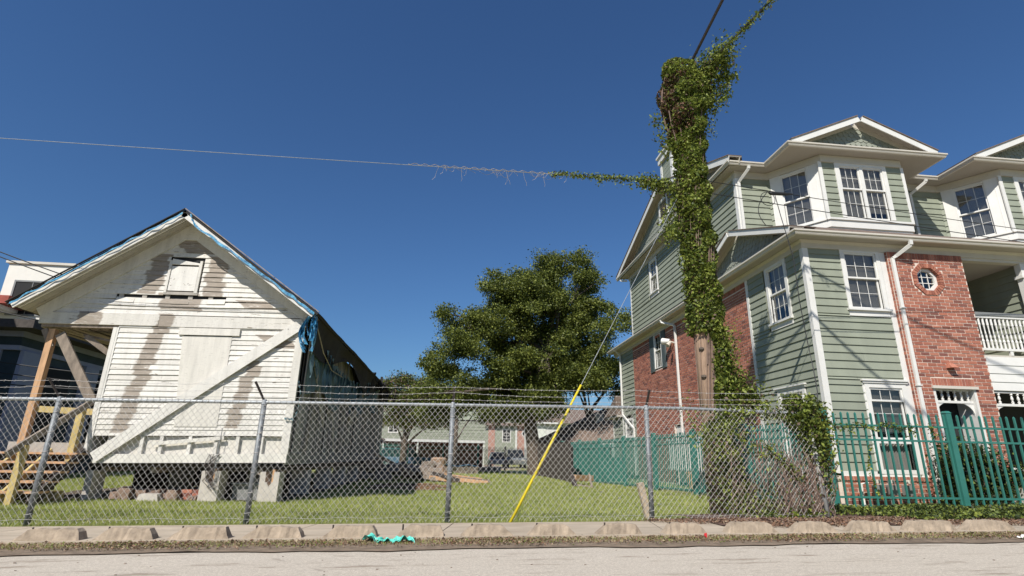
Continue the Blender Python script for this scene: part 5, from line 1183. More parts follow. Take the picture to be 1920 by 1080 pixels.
# guy wire with yellow guard
gw_ = thing('guy_wire', 'steel guy wire with bright yellow plastic guard slanting from lawn edge to the pole', 'guy wire', (.95, 9.0, 0))
A0 = Vector((.95, 8.99, .0)); A1 = Vector((PX-.12, PY-.0, 6.9)); Dv = (A1-A0).normalized()
MB().tube([A0, A1], .0055, 6).build('cable', GALV, gw_)
YG = mat('yellow_guard_plastic', (.70, .56, .03), .5, .1, 20, bst=.1, dirt=.25, dirtc=(.45, .35, .05))
pt2 = A0+Dv*((2.25)/Dv.z); MB().tube([A0+Dv*.02, pt2], [.023, .020], 12).build('yellow_guard', YG, gw_, smooth=True)
MB().tube([A0-Vector((0, 0, .05)), A0+Dv*.05], .02, 8).build('anchor_rod', RUST, gw_)
# vine clump over the fence corner
vc = thing('fence_vine_clump', 'bushy green vine clump draped over the corner where the chain link fence ends', 'vine', (6.2, 9.2, 0)); sp = []
def blob(c, s, n): sp.append(np.array(c)+np.clip(rng.normal(0, 1, (n, 3)), -2.1, 2.1)*np.array(s))
blob((6.18, 9.25, 2.02), (.13, .12, .08), 1300); blob((6.25, 9.2, 1.75), (.17, .14, .14), 2200); blob((6.38, 9.2, 1.4), (.14, .12, .2), 1900); blob((6.42, 9.2, .95), (.10, .1, .22), 700); blob((5.95, 9.2, 1.78), (.13, .1, .06), 420)
spray((5.75, 9.14, 1.85), (4.6, 9.12, 1.82), 260, (.1, .05, .05)); spray((5.4, 9.14, 1.3), (6.0, 9.12, .7), 260, (.06, .05, .05)); spray((4.7, 9.14, 1.6), (5.5, 9.14, 1.0), 200, (.06, .05, .1)); spray((6.2, 9.2, .1), (5.2, 9.2, .1), 1400, (.25, .16, .09)); spray((5.2, 9.3, .5), (5.9, 9.3, .3), 500, (.3, .15, .2)); spray((4.2, 9.5, 1.9), (4.45, 9.3, 1.2), 160, (.08, .1, .2))
leaves('leaves', np.concatenate(sp), .066, VINE, vc, weights=[.6, .33, .07])
b = MB()
for k in range(190):
    x0 = random.uniform(5.55, 6.45); pts = []; x = x0; y = 9.15+random.uniform(-.06, .12); z = random.uniform(.02, .3)
    for j in range(9): pts.append((x, y, z)); x += random.uniform(-.09, .1); y += random.uniform(-.03, .03); z += random.uniform(.06, .17)
    b.tube(pts, random.uniform(.003, .007), 3, False)
for k in range(60):
    x0 = random.uniform(4.6, 5.6); pts = []; x = x0; y = 9.14; z = random.uniform(.02, 1.2)
    for j in range(8): pts.append((x, y, z)); x += random.uniform(-.08, .1); z += random.uniform(.02, .13)
    b.tube(pts, random.uniform(.003, .006), 3, False)
b.build('dead_stems', STEM, vc)
fv = thing('fence_vine', 'thin vine trailing along the top rail of the green front picket fence', 'vine', (8.5, 10.9, 1.8)); sp = []
for s in np.linspace(7.95, 9.6, 26): blob((s, 10.9, 1.79+.05*math.sin(s*9)), (.04, .03, .035), 9)
for s in (9.75, 9.8, 10.25, 10.3, 8.4): blob((s, 10.9, 1.72), (.05, .03, .07), 22)
leaves('leaves', np.concatenate(sp), .06, VINE, fv, weights=[.5, .45, .05]); sp = []
for s in np.linspace(.35, 1.35, 16): blob((8.72+.08*math.sin(s*5), 10.9, s), (.02, .02, .02), 3)
yv = leaves('pale_leaves', np.concatenate(sp), .075, [leafmat('yellow_green_leaf', (.33, .36, .04), (.42, .44, .06))], fv)
# ground cover, mulch
sp = []; n = 30000; x = rng.uniform(6.35, 16, n); y = rng.uniform(8.35, 10.95, n); hgt = .05+.15*np.sin(np.clip((y-8.3)/2.6, .1, 1)*np.pi)*(.7+.3*np.sin(x*3)+.2*np.sin(x*7.7+y*5))
k = ~((x < 7.4) & (y < 9.1+ .3*(7.4-x))); P = np.stack([x, y, gz(x, y)+.05*(y < 8.9)+hgt*rng.random(n)**.5], 1)[k]
tag(leaves('ground_cover', P, .058, [HEDGE[1], HEDGE[0], VINE[0]], weights=[.42, .4, .18]), 'low ivy like ground cover bed between the wheel stops and the green fence', 'ground cover')
n = 26000; x = rng.uniform(2.6, 10.5, n); y = rng.uniform(7.75, 9.9, n); k = (y > 8.95-1.05*np.clip((x-2.6)/2.2, 0, 1)+.1*np.sin(x*5)) & (y < 9.2+.28*(x-3.0)); 
P = np.stack([x, y, gz(x, y)+.055*(y < 8.86)+rng.random(n)*.035-.003], 1)[k]
tag(leaves('leaf_litter', P, .05, [DEAD[0], DEAD[1], STEM], weights=[.5, .2, .3], up=1.2, aspect=.35), 'brown dead leaves and mulch below the pole and vine clump', 'leaf litter')
irregular_strip('mulch_ground', 4.0, 11.5, 8.1, 10.1, .06, mat('mulch_soil', (.12, .07, .05), .95, .35, 9, bst=.9, bscale=40))
# ================================================================= TREES
def tree(name, label, base, trunk, lobes, nleaf, lsize, mats, w, group=None, limbs=10, seed=1, inner=.35, tr=.45, bark=BARK, fork=.35):
    rg = random.Random(seed); t = thing(name, label, 'tree', base, group); b = MB(); base = Vector(base)
    top = Vector(trunk[-1][0]); b.tube([q[0] for q in trunk], [q[1] for q in trunk], 12)
    b.build('trunk', bark, t, smooth=True); b = MB()
    for i, (c, r_) in enumerate(lobes):
        if i % max(1, len(lobes)//limbs): continue
        c = Vector(c); s = Vector(trunk[rg.randrange(max(1, len(trunk)-2), len(trunk))][0]); mid = s.lerp(c, .5)+Vector((rg.uniform(-.4, .4), rg.uniform(-.4, .4), rg.uniform(-.1, .6)))
        b.tube([s, s.lerp(mid, .5)+Vector((0, 0, .1)), mid, mid.lerp(c, .6), c], [trunk[-1][1]*.55, trunk[-1][1]*.42, trunk[-1][1]*.3, trunk[-1][1]*.17, .03], 7, False)
        for q in range(3):
            e = c+Vector((rg.uniform(-1, 1), rg.uniform(-1, 1), rg.uniform(-.5, 1)))*max(r_)*.8; b.tube([mid.lerp(c, .5), mid.lerp(e, .6)+Vector((0, 0, .1)), e], [trunk[-1][1]*.16, .04, .015], 5, False)
    b.build('limbs', bark, t)
    vol = np.array([r_[0]*r_[1]*r_[2] for c, r_ in lobes])**.67; cnt = (nleaf*vol/vol.sum()).astype(int); P = []
    for (c, r_), k in zip(lobes, cnt):
        m = max(3, k//55); # sub clumps
        d_ = rng.normal(size=(m, 3)); d_ /= np.linalg.norm(d_, axis=1)[:, None]; d_[:, 2] = np.where(d_[:, 2] < -.4, -d_[:, 2], d_[:, 2]); rr_ = rng.uniform(inner, 1.05, (m, 1))**.6
        cc = np.array(c)+d_*rr_*np.array(r_); idx = rng.integers(0, m, k); sg = lsize*rng.uniform(1.2, 2.6, (m, 1))
        P.append(cc[idx]+np.clip(rng.normal(0, 1, (k, 3)), -2, 2)*sg[idx]*np.array([1, 1, .6]))
    leaves('crown', np.concatenate(P), lsize, mats, t, weights=w); return t
# big oak : silhouette lobes given as (px-like offsets converted to metres) at depth 34
OY = 34.0
OPOLY = [(1.0, 13.2), (2.2, 13.4), (3.5, 13.3), (4.9, 13.2), (5.3, 14.4), (6.4, 14.8), (7.7, 14.7), (9.0, 14.0), (9.7, 12.9), (10.0, 11.0), (10.7, 9.9), (11.0, 8.1), (10.8, 6.4), (10.2, 5.1), (8.8, 4.8), (7.0, 4.4), (4.7, 3.2), (2.7, 3.1), (1.0, 3.6), (-0.3, 4.2), (-1.4, 5.1), (-2.1, 6.1), (-1.8, 7.3), (-0.9, 8.0), (-1.4, 9.2), (-1.3, 10.3), (-0.5, 10.8), (0.6, 10.4), (1.6, 11.1), (1.0, 12.0)]
def inpoly(x, z, P=OPOLY):
    c = False
    for k in range(len(P)):
        (x1, z1), (x2, z2) = P[k], P[k-1]
        if (z1 > z) != (z2 > z) and x < (x2-x1)*(z-z1)/(z2-z1)+x1: c = not c
    return c
rgo = random.Random(21); lob = []
while len(lob) < 205:
    x, z = rgo.uniform(-2.4, 11.6), rgo.uniform(3.5, 15.2); r_ = rgo.uniform(.38, 1.2)
    if all(inpoly(x+r_*.8*math.cos(a), z+r_*.75*math.sin(a)) for a in [k*math.pi/4 for k in range(8)]):
        h = (z-3.5)/11; dep = (3.6 if len(lob) % 3 else 1.2)*math.sin(math.pi*min(1, h*.9+.12)); lob.append(((x, OY+rgo.uniform(-dep, dep), z), (r_, r_, r_*.8)))
for k in range(40):
    lob.append(((rgo.uniform(-1.6, 6.4), OY+rgo.uniform(-2.2, 2.4), rgo.uniform(3.2, 4.7)), (rgo.uniform(.5, .95),)*2+(.55,)))
tree('oak_tree', 'huge spreading live oak with dense green crown rising in the middle of the lot', (5.1, OY, .0), [((5.2, OY, -.1), .62), ((5.15, OY, .5), .5), ((5.0, OY, 1.8), .42), ((4.8, OY, 3.2), .38), ((5.2, OY, 5), .34), ((5.8, OY, 7.5), .28)], lob, 225000, .142, OAK, [.58, .42], limbs=22, seed=3, inner=.2)
b_ = []
for (c, r_) in [q for q in lob if not inpoly(q[0][0]+(1.6 if q[0][0] > 4.5 else -1.6), q[0][2]+.9)]:
    for k in range(1):
        a = random.uniform(0, 1.6) if c[0] > 4.5 else random.uniform(1.6, 3.1); b_.append(np.array(c)+np.array([math.cos(a)*r_[0], 0, math.sin(a)*r_[2]])[None]*np.linspace(.9, 1.35, 22)[:, None]+rng.normal(0, .07, (22, 3)))
ot = bpy.data.objects['oak_tree']; leaves('twig_sprays', np.concatenate(b_), .15, OAK, ot, weights=[.3, .7])
tree('oak_tree', 'smaller dark oak with two dividing limbs between the big oak and the apartment building', (9.2, 38, 0), [((9.6, 37, -.1), .34), ((9.6, 37, 1.5), .3), ((9.5, 37, 3.0), .27), ((9.2, 37, 3.8), .2)], [((7.9, 37, 5.6), (1.1, 1.2, .6)), ((9.2, 37, 6.0), (1.3, 1.3, .9)), ((10.6, 37, 5.6), (1.3, 1.2, .9)), ((11.8, 37, 5.3), (.7, .9, .5)), ((8.7, 37, 7.2), (1.3, 1, .9)), ((11.4, 37, 6.8), (1.3, 1, .9))], 9000, .16, OAK, [.8, .2], limbs=6, seed=5)
tree('back_tree', 'dark evergreen tree behind the green garage at the rear left of the lot', (-3.6, 45, 0), [((-3.5, 42.5, -.1), .28), ((-3.5, 42.5, 1.6), .22), ((-3.4, 42.5, 3.4), .18)], [((-4.6, 42.5, 4.6), (1.3, 1.2, 1.2)), ((-3.2, 42.5, 4.4), (1.5, 1.2, 1.3)), ((-1.6, 42.5, 4.7), (1.5, 1.2, 1.2)), ((-4.9, 42.5, 5.9), (.7, .7, .8)), ((-3.7, 42.5, 6.1), (.8, .8, .8)), ((-2.4, 42.5, 6.0), (.9, .9, .6)), ((-.3, 42.5, 4.3), (1.3, 1.2, 1)), ((-4.3, 42.5, 6.6), (.25, .25, .5)), ((-2.6, 42.5, 3.3), (1.3, 1.2, .7)), ((-.9, 42.5, 3.4), (1.2, 1.2, .7)), ((-4.4, 42.5, 3.5), (1.1, 1, .7))], 34000, .15, [OAK[0], STEM, OAK[1]], [.62, .2, .18], limbs=5, seed=6)
tree('back_tree', 'loose light green tree low behind the big oak on its left side', (.2, 46, 0), [((.3, 40, -.1), .2), ((.3, 40, 2), .16), ((.3, 40, 3.5), .12)], [((-.3, 40, 5.2), (1.5, 1.2, 1)), ((1.2, 40, 4.6), (1.6, 1.2, 1)), ((-1.0, 40, 6.6), (1.1, 1, 1)), ((2.2, 40, 5.4), (1.4, 1, 1))], 9000, .16, [OAK[1], OAK[0]], [.6, .4], limbs=4, seed=8)
# shrub by entrance + planter
sh = thing('entrance_shrub', 'dark glossy shrub growing behind the green fence left of the front door', 'shrub', (12.0, 11.9, .1))
b = MB()
for k in range(14): b.tube([(12.1+random.uniform(-.1, .1), 11.9, .1), (12.1+random.uniform(-.5, .6), 11.9+random.uniform(-.2, .2), .9), (12.1+random.uniform(-.9, .9), 11.9+random.uniform(-.3, .3), 1.4)], [.02, .012, .005], 5, False)
b.build('stems', STEM, sh); sp = []
for c, s, n in (((11.7, 11.9, 1.2), (.25, .2, .22), 1100), ((12.3, 11.9, 1.0), (.3, .2, .26), 1500), ((12.9, 11.9, .75), (.32, .18, .18), 1200), ((11.6, 11.9, .6), (.25, .2, .25), 1000), ((12.2, 11.9, .45), (.35, .2, .2), 1200), ((13.3, 11.8, .62), (.16, .1, .08), 250)): blob(c, s, n)
leaves('foliage', np.concatenate(sp), .085, HEDGE, sh, weights=[.72, .28])
pl = thing('planter_box', 'white rectangular planter box on the entrance step behind the green fence', 'planter', (13.05, 11.75, .1)); b = MB(); b.hexa([(12.85, 11.6, .12), (13.35, 11.6, .12), (13.35, 11.9, .12), (12.85, 11.9, .12), (12.8, 11.55, .55), (13.4, 11.55, .55), (13.4, 11.95, .55), (12.8, 11.95, .55)]).build('box', WHITE, pl); MB().box(12.84, 13.36, 11.6, 11.9, .54, .57).build('soil', DIRT, pl)
# ================================================================= BACKGROUND BUILDINGS
def boards(parent, o, U, N, u0, u1, z0, z1, cuts=(), ex=.3, m=None): siding(parent, o, U, N, u0, u1, z0, z1, cuts, ex, m)
LG = mat('far_sage_siding', (.36, .41, .31), .7, .05, 2, bst=0, rnd=.04); FBR = mat('far_faded_brick', (.38, .215, .17), .9, .1, 4, bst=0); LW = mat('far_white_siding', (.60, .60, .575), .7, .05, 2, bst=0); LWG = mat('far_pale_siding', (.62, .64, .58), .7, .05, 2, bst=0)
def simple_window(parent, fr, u0, u1, z0, z1, cols=2, rows=4, m=WHITE):
    b = MB(fr); c = .1; b.box(u0-c, u0, 0, .05, z0-c, z1+c); b.box(u1, u1+c, 0, .05, z0-c, z1+c); b.box(u0, u1, 0, .05, z1, z1+c); b.box(u0, u1, 0, .06, z0-c, z0)
    w = b.build('window', m, parent); b = MB(fr)
    for k in range(1, cols): u = u0+(u1-u0)*k/cols; b.box(u-.02, u+.02, .013, .03, z0, z1)
    for k in range(1, rows): z = z0+(z1-z0)*k/rows; b.box(u0, u1, .0135, .029, z-.02, z+.02)
    b.build('muntin', m, w); MB(fr).box(u0, u1, .002, .012, z0, z1).build('pane', GLASSDARK, w); return w
gh = thing('green_garage', 'low sage green building with dark carport openings behind the rear fence', 'building', (-2, 50, 0)); GYb = 50.0
MB().box(-9, 3.0, GYb+.05, 56, 2.4, 6.6).build('wall_core', LG, gh); boards(gh, (0, GYb, 0), FX, FY, -9, 3.0, 2.45, 4.15, [(-5.6, -4.7, 2.9, 4.0)]); MB().box(-9, 3.0, GYb-.1, GYb+.1, 2.2, 2.42).build('fascia', LW, gh)
MB().prism([(-9, GYb-.1, 4.15), (-9, 57, 4.15), (-9, 53, 5.3)], (12, 0, 0)).build('roof', ROOFD, gh)
simple_window(gh, ((0, GYb, 0), FX, FY), -5.5, -4.8, 3.0, 3.9)
MB().box(-9, 3.0, 53, 53.2, 0, 2.3).build('carport_back', mat('carport_brick', (.16, .07, .05), .9, .2, 3), gh)
for x in (-9, -6, -3, 0, 2.85): MB().box(x, x+.15, GYb+.0, GYb+.15, 0, 2.2).build('carport_post', LWG, gh)
MB().beam((-9, GYb-.2, 3.9), (-5.8, GYb-.2, 2.3), .3, .12).build('stair_roof', ROOFD, gh)
hr = thing('far_townhouse', 'far sage and brick townhouse with white bay seen between oak trunk and green garage', 'building', (8, 78, 0)); fy = 76.0
MB().box(3.5, 13, fy+.05, 84, 0, 5.2).build('wall_core', LG, hr); boards(hr, (0, fy, 0), FX, FY, 3.5, 8.9, 0, 5.2, [(6.9, 8.1, 3.0, 4.7)], .35); MB().box(8.9, 13, fy-.02, fy+.1, 0, 5.2).build('brick_panel', FBR, hr); MB().box(5.0, 5.9, fy-.06, fy, 0, 5.2).build('brick_panel', FBR, hr)
MB().box(8.7, 8.95, fy-.1, fy, 0, 5.2).build('corner_trim', LW, hr); simple_window(hr, ((0, fy, 0), FX, FY), 7.0, 8.0, 3.1, 4.6)
MB().tube([(10, fy-.03, 4.2), (10, fy+.02, 4.2)], .45, 8).build('octagonal_window', LW, hr); MB().tube([(10, fy-.06, 4.2), (10, fy-.032, 4.2)], .32, 8).build('pane', GLASSDARK, hr)
MB().prism([(3, fy-.6, 5.2), (3, fy+6, 5.2), (3, fy+3, 6.6)], (10.5, 0, 0)).build('roof', ROOFM, hr)
b = MB().box(7.3, 10.6, fy+.6, fy+4, 5.3, 8.2); bw = b.build('bay', LG, hr); simple_window(hr, ((0, fy+.58, 0), FX, FY), 8.2, 9.6, 6.2, 7.9); MB().box(7.1, 7.9, fy+.5, fy+.6, 5.9, 8.0).build('bay_trim', LW, hr); MB().box(9.9, 10.7, fy+.5, fy+.6, 5.9, 8.0).build('bay_trim', LW, hr); MB().box(6.9, 11, fy, fy+4.4, 8.2, 8.4).build('bay_roof', ROOFM, hr)
wh = thing('far_white_house', 'plain white gabled house behind the brown roofed shed', 'house', (12, 62, 0))
MB().box(8.9, 18, 60, 68, 0, 4.7).build('wall', LW, wh); MB().box(11.6, 12.1, 59.93, 60, 2.9, 4.5).build('shutter', SHUT, wh); MB().box(8.9, 10.2, 59.95, 60, 2.2, 4.7).build('pale_wall_panel', LWG, wh)
MB().prism([(8.5, 59.6, 4.7), (13, 59.6, 4.7), (10.8, 59.6, 6.0)], (0, 9, 0)).build('roof', ROOFM, wh); MB().prism([(11.5, 59.2, 4.7), (11.5, 69, 4.7), (11.5, 64, 6.6)], (8, 0, 0)).build('roof', ROOFM, wh); MB().box(8.4, 18, 59.5, 59.6, 4.6, 4.78).build('fascia', LW, wh)
bs = thing('brown_roof_shed', 'low shed with broad brown shingle roof and dark open front behind the green return fence', 'shed', (7, 33, 0))
b = MB()
R0 = [(5.0, 34.5, 1.85), (9.3, 31.8, 1.95), (9.75, 37.0, 4.45), (9.0, 37.6, 4.5)]
b.prism([(4.9, 35.2, 1.78), (9.45, 32.0, 1.95), (10.6, 34.5, 4.15), (10.1, 36.2, 4.15)], (0, 0, .12)); b.build('roof', ROOFM, bs)
MB().prism([(5.0, 36, .0), (9.4, 32.9, .0), (9.4, 33.1, .0), (5.0, 36.2, .0)], (0, 0, 1.8)).build('rear_wall', RUST, bs)
for k in range(7):
    s = k/6; MB().box(5.1+4.2*s-.05, 5.1+4.2*s+.05, 35.1-2.9*s, 35.2-2.9*s, 0, 1.85).build('shed_post', RUST, bs)
MB().box(9.0, 9.5, 34, 34.2, 3.0, 3.8).build('vent_box', CREAM, bs)
MB().box(5.3, 5.4, 24.5, 34, .0, 1.55).build('dark_fence_panel', FELT, bs)
for k in range(26): MB().box(5.22, 5.3, 24.5+k*.36, 24.78+k*.36, .03, 1.72+.05*(k % 2)).build('fence_board', RUST, bs)
# left : white modern block and dark columned building
mb = thing('white_apartment_block', 'white flat roofed modern apartment block behind the derelict house at the far left', 'building', (-24, 36, 0)); my = 34.0
WST = mat('white_stucco', (.70, .68, .62), .8, .04, 2, bst=.05)
MB().box(-27.3, -23.6, my, 44, 0, 11.75).build('stucco_wall', WST, mb); MB().box(-23.6, -14, my+.1, 44, 0, 11.7).build('siding_core', LWG, mb); boards(mb, (0, my+.1, 0), FX, FY, -23.6, -18, 7.5, 11.3, (), .3, LWG)
MB().box(-27.45, -23.5, my-.12, 44, 11.75, 11.9).build('parapet_cap', CREAM, mb); MB().box(-23.5, -14, my-.05, 44, 11.7, 11.85).build('parapet_cap', CREAM, mb)
simple_window(mb, ((0, my, 0), FX, FY), -26.6, -24.7, 8.6, 10.6, 2, 1, GREY); 
for k in range(3): MB().tube([(-27.0, my-.12, 8.9+k*.18), (-24.6, my-.12, 8.9+k*.18)], .02, 5).build('balcony_rail', GREY, mb)
MB().box(-29.5, -26.0, my-1.5, my-.05, 8.62, 8.82).build('awning_soffit', WST, mb)
aw = MB(); 
for k in range(4): aw.box(-30, -25.45, my-1.7+.01*k, my-.02, 8.83+k*.12, 8.94+k*.12)
aw.build('red_awning', mat('red_awning_cloth', (.33, .07, .05), .8, .15, 4), mb)
simple_window(mb, ((0, my, 0), FX, FY), -27.0, -26.0, 6.0, 7.8, 2, 1, GREY); simple_window(mb, ((0, my, 0), FX, FY), -25.4, -24.6, 6.0, 7.8, 2, 1, GREY)
gb = MB().box(-32, -27.6, my+1, 44, 0, 10.2); tag(gb.build('grey_block', mat('blue_grey_wall', (.22, .25, .28), .7, .1, 2)), 'blue grey building sliver at the left frame edge below the wires', 'building')
db = thing('columned_building', 'dark two storey building with pale pilasters and broad black eave seen through the porch', 'building', (-17, 24, 0))
DT = mat('dark_teal_wall', (.035, .055, .065), .7, .2, 2, bst=0); PT = mat('shade_tinted_white_trim', (.34, .355, .46), .7, .08, 2, bst=0)  # trim is white; its bluish shade is put into the colour
MB().box(-30, -16.05, 21.55, 40, 0, 4.5).build('wall', DT, db); MB().box(-30, -15.98, 21.42, 40, 4.45, 4.62).build('frieze', PT, db); MB().box(-30, -15.95, 21.40, 40, 4.95, 5.15).build('frieze', PT, db); MB().box(-30, -16.02, 21.5, 40, 4.62, 4.95).build('frieze_panel', DT, db)
for y in (21.6, 25.2, 28.4, 32, 36): MB().box(-16.05, -15.9, y, y+.9, 0, 4.45).build('pilaster', PT, db)
for x in (-17.2, -19.4, -21.6, -24): MB().box(x, x+.6, 21.45, 21.55, 0, 4.45).build('pilaster', PT, db)
MB().box(-31, -15.2, 20.7, 41, 5.15, 5.45).build('flat_roof', ROOFD, db)
for y in (22.9, 26.4, 29.8, 33.6): MB().box(-16.02, -15.96, y, y+1.6, .8, 4.1).build('dark_glass', GLASSDARK, db)
nb_ = thing('added_shade_building', 'added unseen brown building beyond the left frame edge, put there to shade the columned building', 'building', (-24, 12, 0))  # unseen block added to cast shade on the columned building
MB().box(-32, -18.5, 7, 17.5, 0, 9.4).build('wall', BRK[3], nb_); MB().box(-32.3, -18.2, 6.7, 17.8, 9.4, 9.7).build('parapet', CREAM, nb_)
for k in range(4):
    for z in (1, 4, 7): simple_window(nb_, ((-18.5, 0, 0), (0, 1, 0), (1, 0, 0)), 8.2+k*2.4, 9.3+k*2.4, z, z+1.5, 2, 2)
# power pole wires at left edge
for k, (z0, z1) in enumerate(((8.6, 6.3), (8.45, 6.1), (6.2, 4.9), (4.3, 3.5), (3.9, 3.2), (3.4, 3.0))):
    cable('street_wire', catenary((-19, 19.5, z0), (-11.5, 21, z1), .12, 20), .02, ['upper of two black wires dropping from the left edge to the house roof', 'lower of two black wires dropping from the left edge to the house roof', 'single black wire sloping past the white block window', 'topmost of the dark wires seen through the porch', 'middle one of the dark wires seen through the porch', 'lowest of the dark wires seen through the porch'][k])
# back fences
picket_fence('green_rear_fence', 'green picket fence in front of the parked blue car at the rear left', (-9, 45.6, 0), (2.2, 45.8, 0), 4, 24, 1.9, lambda p: .02, rails=(.2, 1.5, 1.75), pw=.03)
picket_fence('black_rear_fence', 'black iron picket fence in front of the parked cars left of the oak trunk', (2.3, 45.9, 0), (6.6, 46.2, 0), 2, 22, 1.8, lambda p: .02, rails=(.2, 1.55), pw=.03, mats_=BLACK)
tag(MB().box(-10, 12, 48.4, 75, -.02, .03).build('rear_street', CONC, None, 'structure'), None)
# ================================================================= CARS
def car(label, loc, rz, body, L_=4.6, W_=1.85, H_=1.65, suv=True, grp='cars parked behind the rear fence'):
    t = thing('parked_car', label, 'car', loc, grp); t.rotation_euler = (0, 0, rz)
    O = ORG[t.name]; ORG[t.name] = Vector((0, 0, 0))
    h0 = .32; hb = H_*.56
    if suv: prof = [(-L_/2, h0), (L_/2, h0), (L_/2, hb*.78), (L_/2-.15, hb*.95), (L_/2-1.15, hb), (-L_/2+.02, hb), (-L_/2, hb*.8)]
    else: prof = [(-L_/2, h0), (L_/2, h0), (L_/2, hb*.75), (L_/2-.2, hb*.88), (L_/2-1.2, hb), (-L_/2+.9, hb), (-L_/2+.05, hb*.93)]
    b = MB(); b.prism([(x, -W_/2, z) for x, z in prof], (0, W_, 0)); bo = b.build('body', body, t)
    m_ = bo.modifiers.new('bevel', 'BEVEL'); m_.width = .07; m_.segments = 2
    x1, x0 = (L_/2-1.15, -L_/2+.1) if suv else (L_/2-1.3, -L_/2+.8); rx1, rx0 = x1-.75, (x0+.25 if suv else x0+.6)
    b = MB(); w2 = W_/2-.06; w3 = W_/2-.22
    b.hexa([(x0, -w2, hb), (x1, -w2, hb), (x1, w2, hb), (x0, w2, hb), (rx0, -w3, H_-.05), (rx1, -w3, H_-.05), (rx1, w3, H_-.05), (rx0, w3, H_-.05)]); b.build('cabin_glass', mat('car_glass_%d' % random.randrange(999), (.02, .025, .03), .08, .1, 3, bst=0), t)
    MB().hexa([(rx0-.03, -w3-.02, H_-.06), (rx1+.05, -w3-.02, H_-.06), (rx1+.05, w3+.02, H_-.06), (rx0-.03, w3+.02, H_-.06), (rx0+.05, -w3+.05, H_), (rx1-.05, -w3+.05, H_), (rx1-.05, w3-.05, H_), (rx0+.05, w3-.05, H_)]).build('roof_panel', body, t)
    for x in (L_/2-.85, -L_/2+.85):
        for s in (-1, 1):
            wv = MB().tube([(x, s*(W_/2-.2), .33), (x, s*(W_/2+.01), .33)], .33, 16).build('wheel', BLACK, t); MB().tube([(x, s*(W_/2+.0), .33), (x, s*(W_/2+.02), .33)], .2, 10).build('rim', GALV, wv)
    for s in (-1, 1):
        MB().box(L_/2-.06, L_/2+.02, s*(W_/2-.3)-.2, s*(W_/2-.3)+.2, hb*.68, hb*.82).build('headlight', BLIND, t)
        MB().box(-L_/2-.02, -L_/2+.04, s*(W_/2-.12)-.09, s*(W_/2-.12)+.09, hb*.6, hb*.9).build('taillight', mat('red_lens', (.4, .02, .02), .3, .1, 3, bst=0), t)
    MB().box(L_/2-.03, L_/2+.03, -.5, .5, hb*.45, hb*.75).build('grille', GREY, t)
    MB().box(-L_/2-.01, -L_/2+.02, -.55, .55, hb*1.02, hb*1.05).build('plate_lip', BLACK, t)
    ORG[t.name] = O; return t
def paint(n, c): return mat('car_paint_'+n, c, .25, .03, 2, bst=0, spec=.6)
car('blue car parked side on behind the green rear fence', (-3.6, 47.9, .03), 0, paint('blue', (.10, .16, .26)), 4.7, 1.85, 1.55)
car('red car mostly hidden behind the house corner and the blue car', (-7.4, 48.4, .03), 0, paint('red', (.35, .03, .03)), 4.5, 1.8, 1.5, False)
car('silver car seen end on behind the black rear fence, leftmost of three', (4.9, 59, .03), R(90), paint('silver', (.5, .51, .52)), 4.6, 1.8, 1.5, False)
car('grey sport utility car facing the lot behind the black rear fence, middle of three', (6.6, 58, .03), R(-90), paint('grey', (.22, .24, .25)), 4.7, 1.9, 1.8)
car('dark car end on right beside the oak trunk', (9.1, 58, .03), R(90), paint('dark', (.10, .12, .15)), 4.6, 1.85, 1.7)
# ================================================================= DEBRIS ON THE LOT
def chunk(bm_, c, s, seed, m=None):
    rg = random.Random(seed); P = []
    for z in (0, 1):
        for a, b2 in ((-1, -1), (1, -1), (1, 1), (-1, 1)): P.append((c[0]+a*s[0]/2*rg.uniform(.7, 1.1), c[1]+b2*s[1]/2*rg.uniform(.7, 1.1), c[2]+z*s[2]*rg.uniform(.75, 1.1)))
    bm_.hexa(P)
br = thing('brick_pile', 'small heap of old red bricks between the piers under the house', 'bricks', (-5.6, 13.3, 0))
for k in range(9): MB().box(-5.75+.23*(k % 3), -5.75+.23*(k % 3)+.21, 13.1+.02*(k//3), 13.2+.02*(k//3), .005+.07*(k//3), .07+.07*(k//3)).build('brick', BRK[k % 4], br)
cb = MB(); cb.hexa([(-6.45, 12.75, -.01), (-6.02, 12.75, -.01), (-6.02, 12.95, -.01), (-6.45, 12.95, -.01), (-6.42, 12.77, .13), (-6.06, 12.77, .13), (-6.06, 12.95, .14), (-6.42, 12.95, .14)]); tag(cb.build('concrete_slab', CONC2, None), 'loose pale concrete slab lying on the grass before the house', 'slab')
rp_ = MB(); 
for k in range(60): chunk(rp_, (random.uniform(-7.1, -5.4), random.uniform(13.0, 13.7), -.03), (random.uniform(.08, .25),)*3, k)
tag(rp_.build('rubble', mat('brown_rubble', (.24, .17, .13), .95, .35, 8, bst=.8), None, 'stuff'), 'brown earth and rubble strewn under the house front', 'rubble')
tag(MB().box(-5.4, -4.9, 22.4, 22.8, 0, .3).build('teal_bin', mat('pale_teal_plastic', (.2, .42, .40), .5, .1, 3), None), 'small pale teal box on the grass seen through under the house', 'box')
tk = thing('grey_tank', 'grey ribbed metal tub between two piers under the house front', 'tub', (-4.5, 13.4, 0)); MB().box(-4.72, -4.15, 13.2, 13.6, 0, .33).build('tub_body', GREY, tk); MB().box(-4.76, -4.11, 13.16, 13.64, .33, .36).build('tub_rim', GALV, tk)
wj = thing('hanging_wires', 'tangle of old wires hanging from the house sill over the middle pier', 'wires', (-5.0, 12.68, .6)); b = MB()
for k in range(9): b.tube([(-4.98+random.uniform(-.15, .1), 12.68, .95), (-5.1+random.uniform(-.1, .1), 12.66, .75), (-5.02+random.uniform(-.12, .12), 12.66, .6), (-5.05+random.uniform(-.15, .15), 12.66, .42), (-4.92+random.uniform(-.1, .1), 12.66, random.uniform(.2, .4))], .007, 4, False)
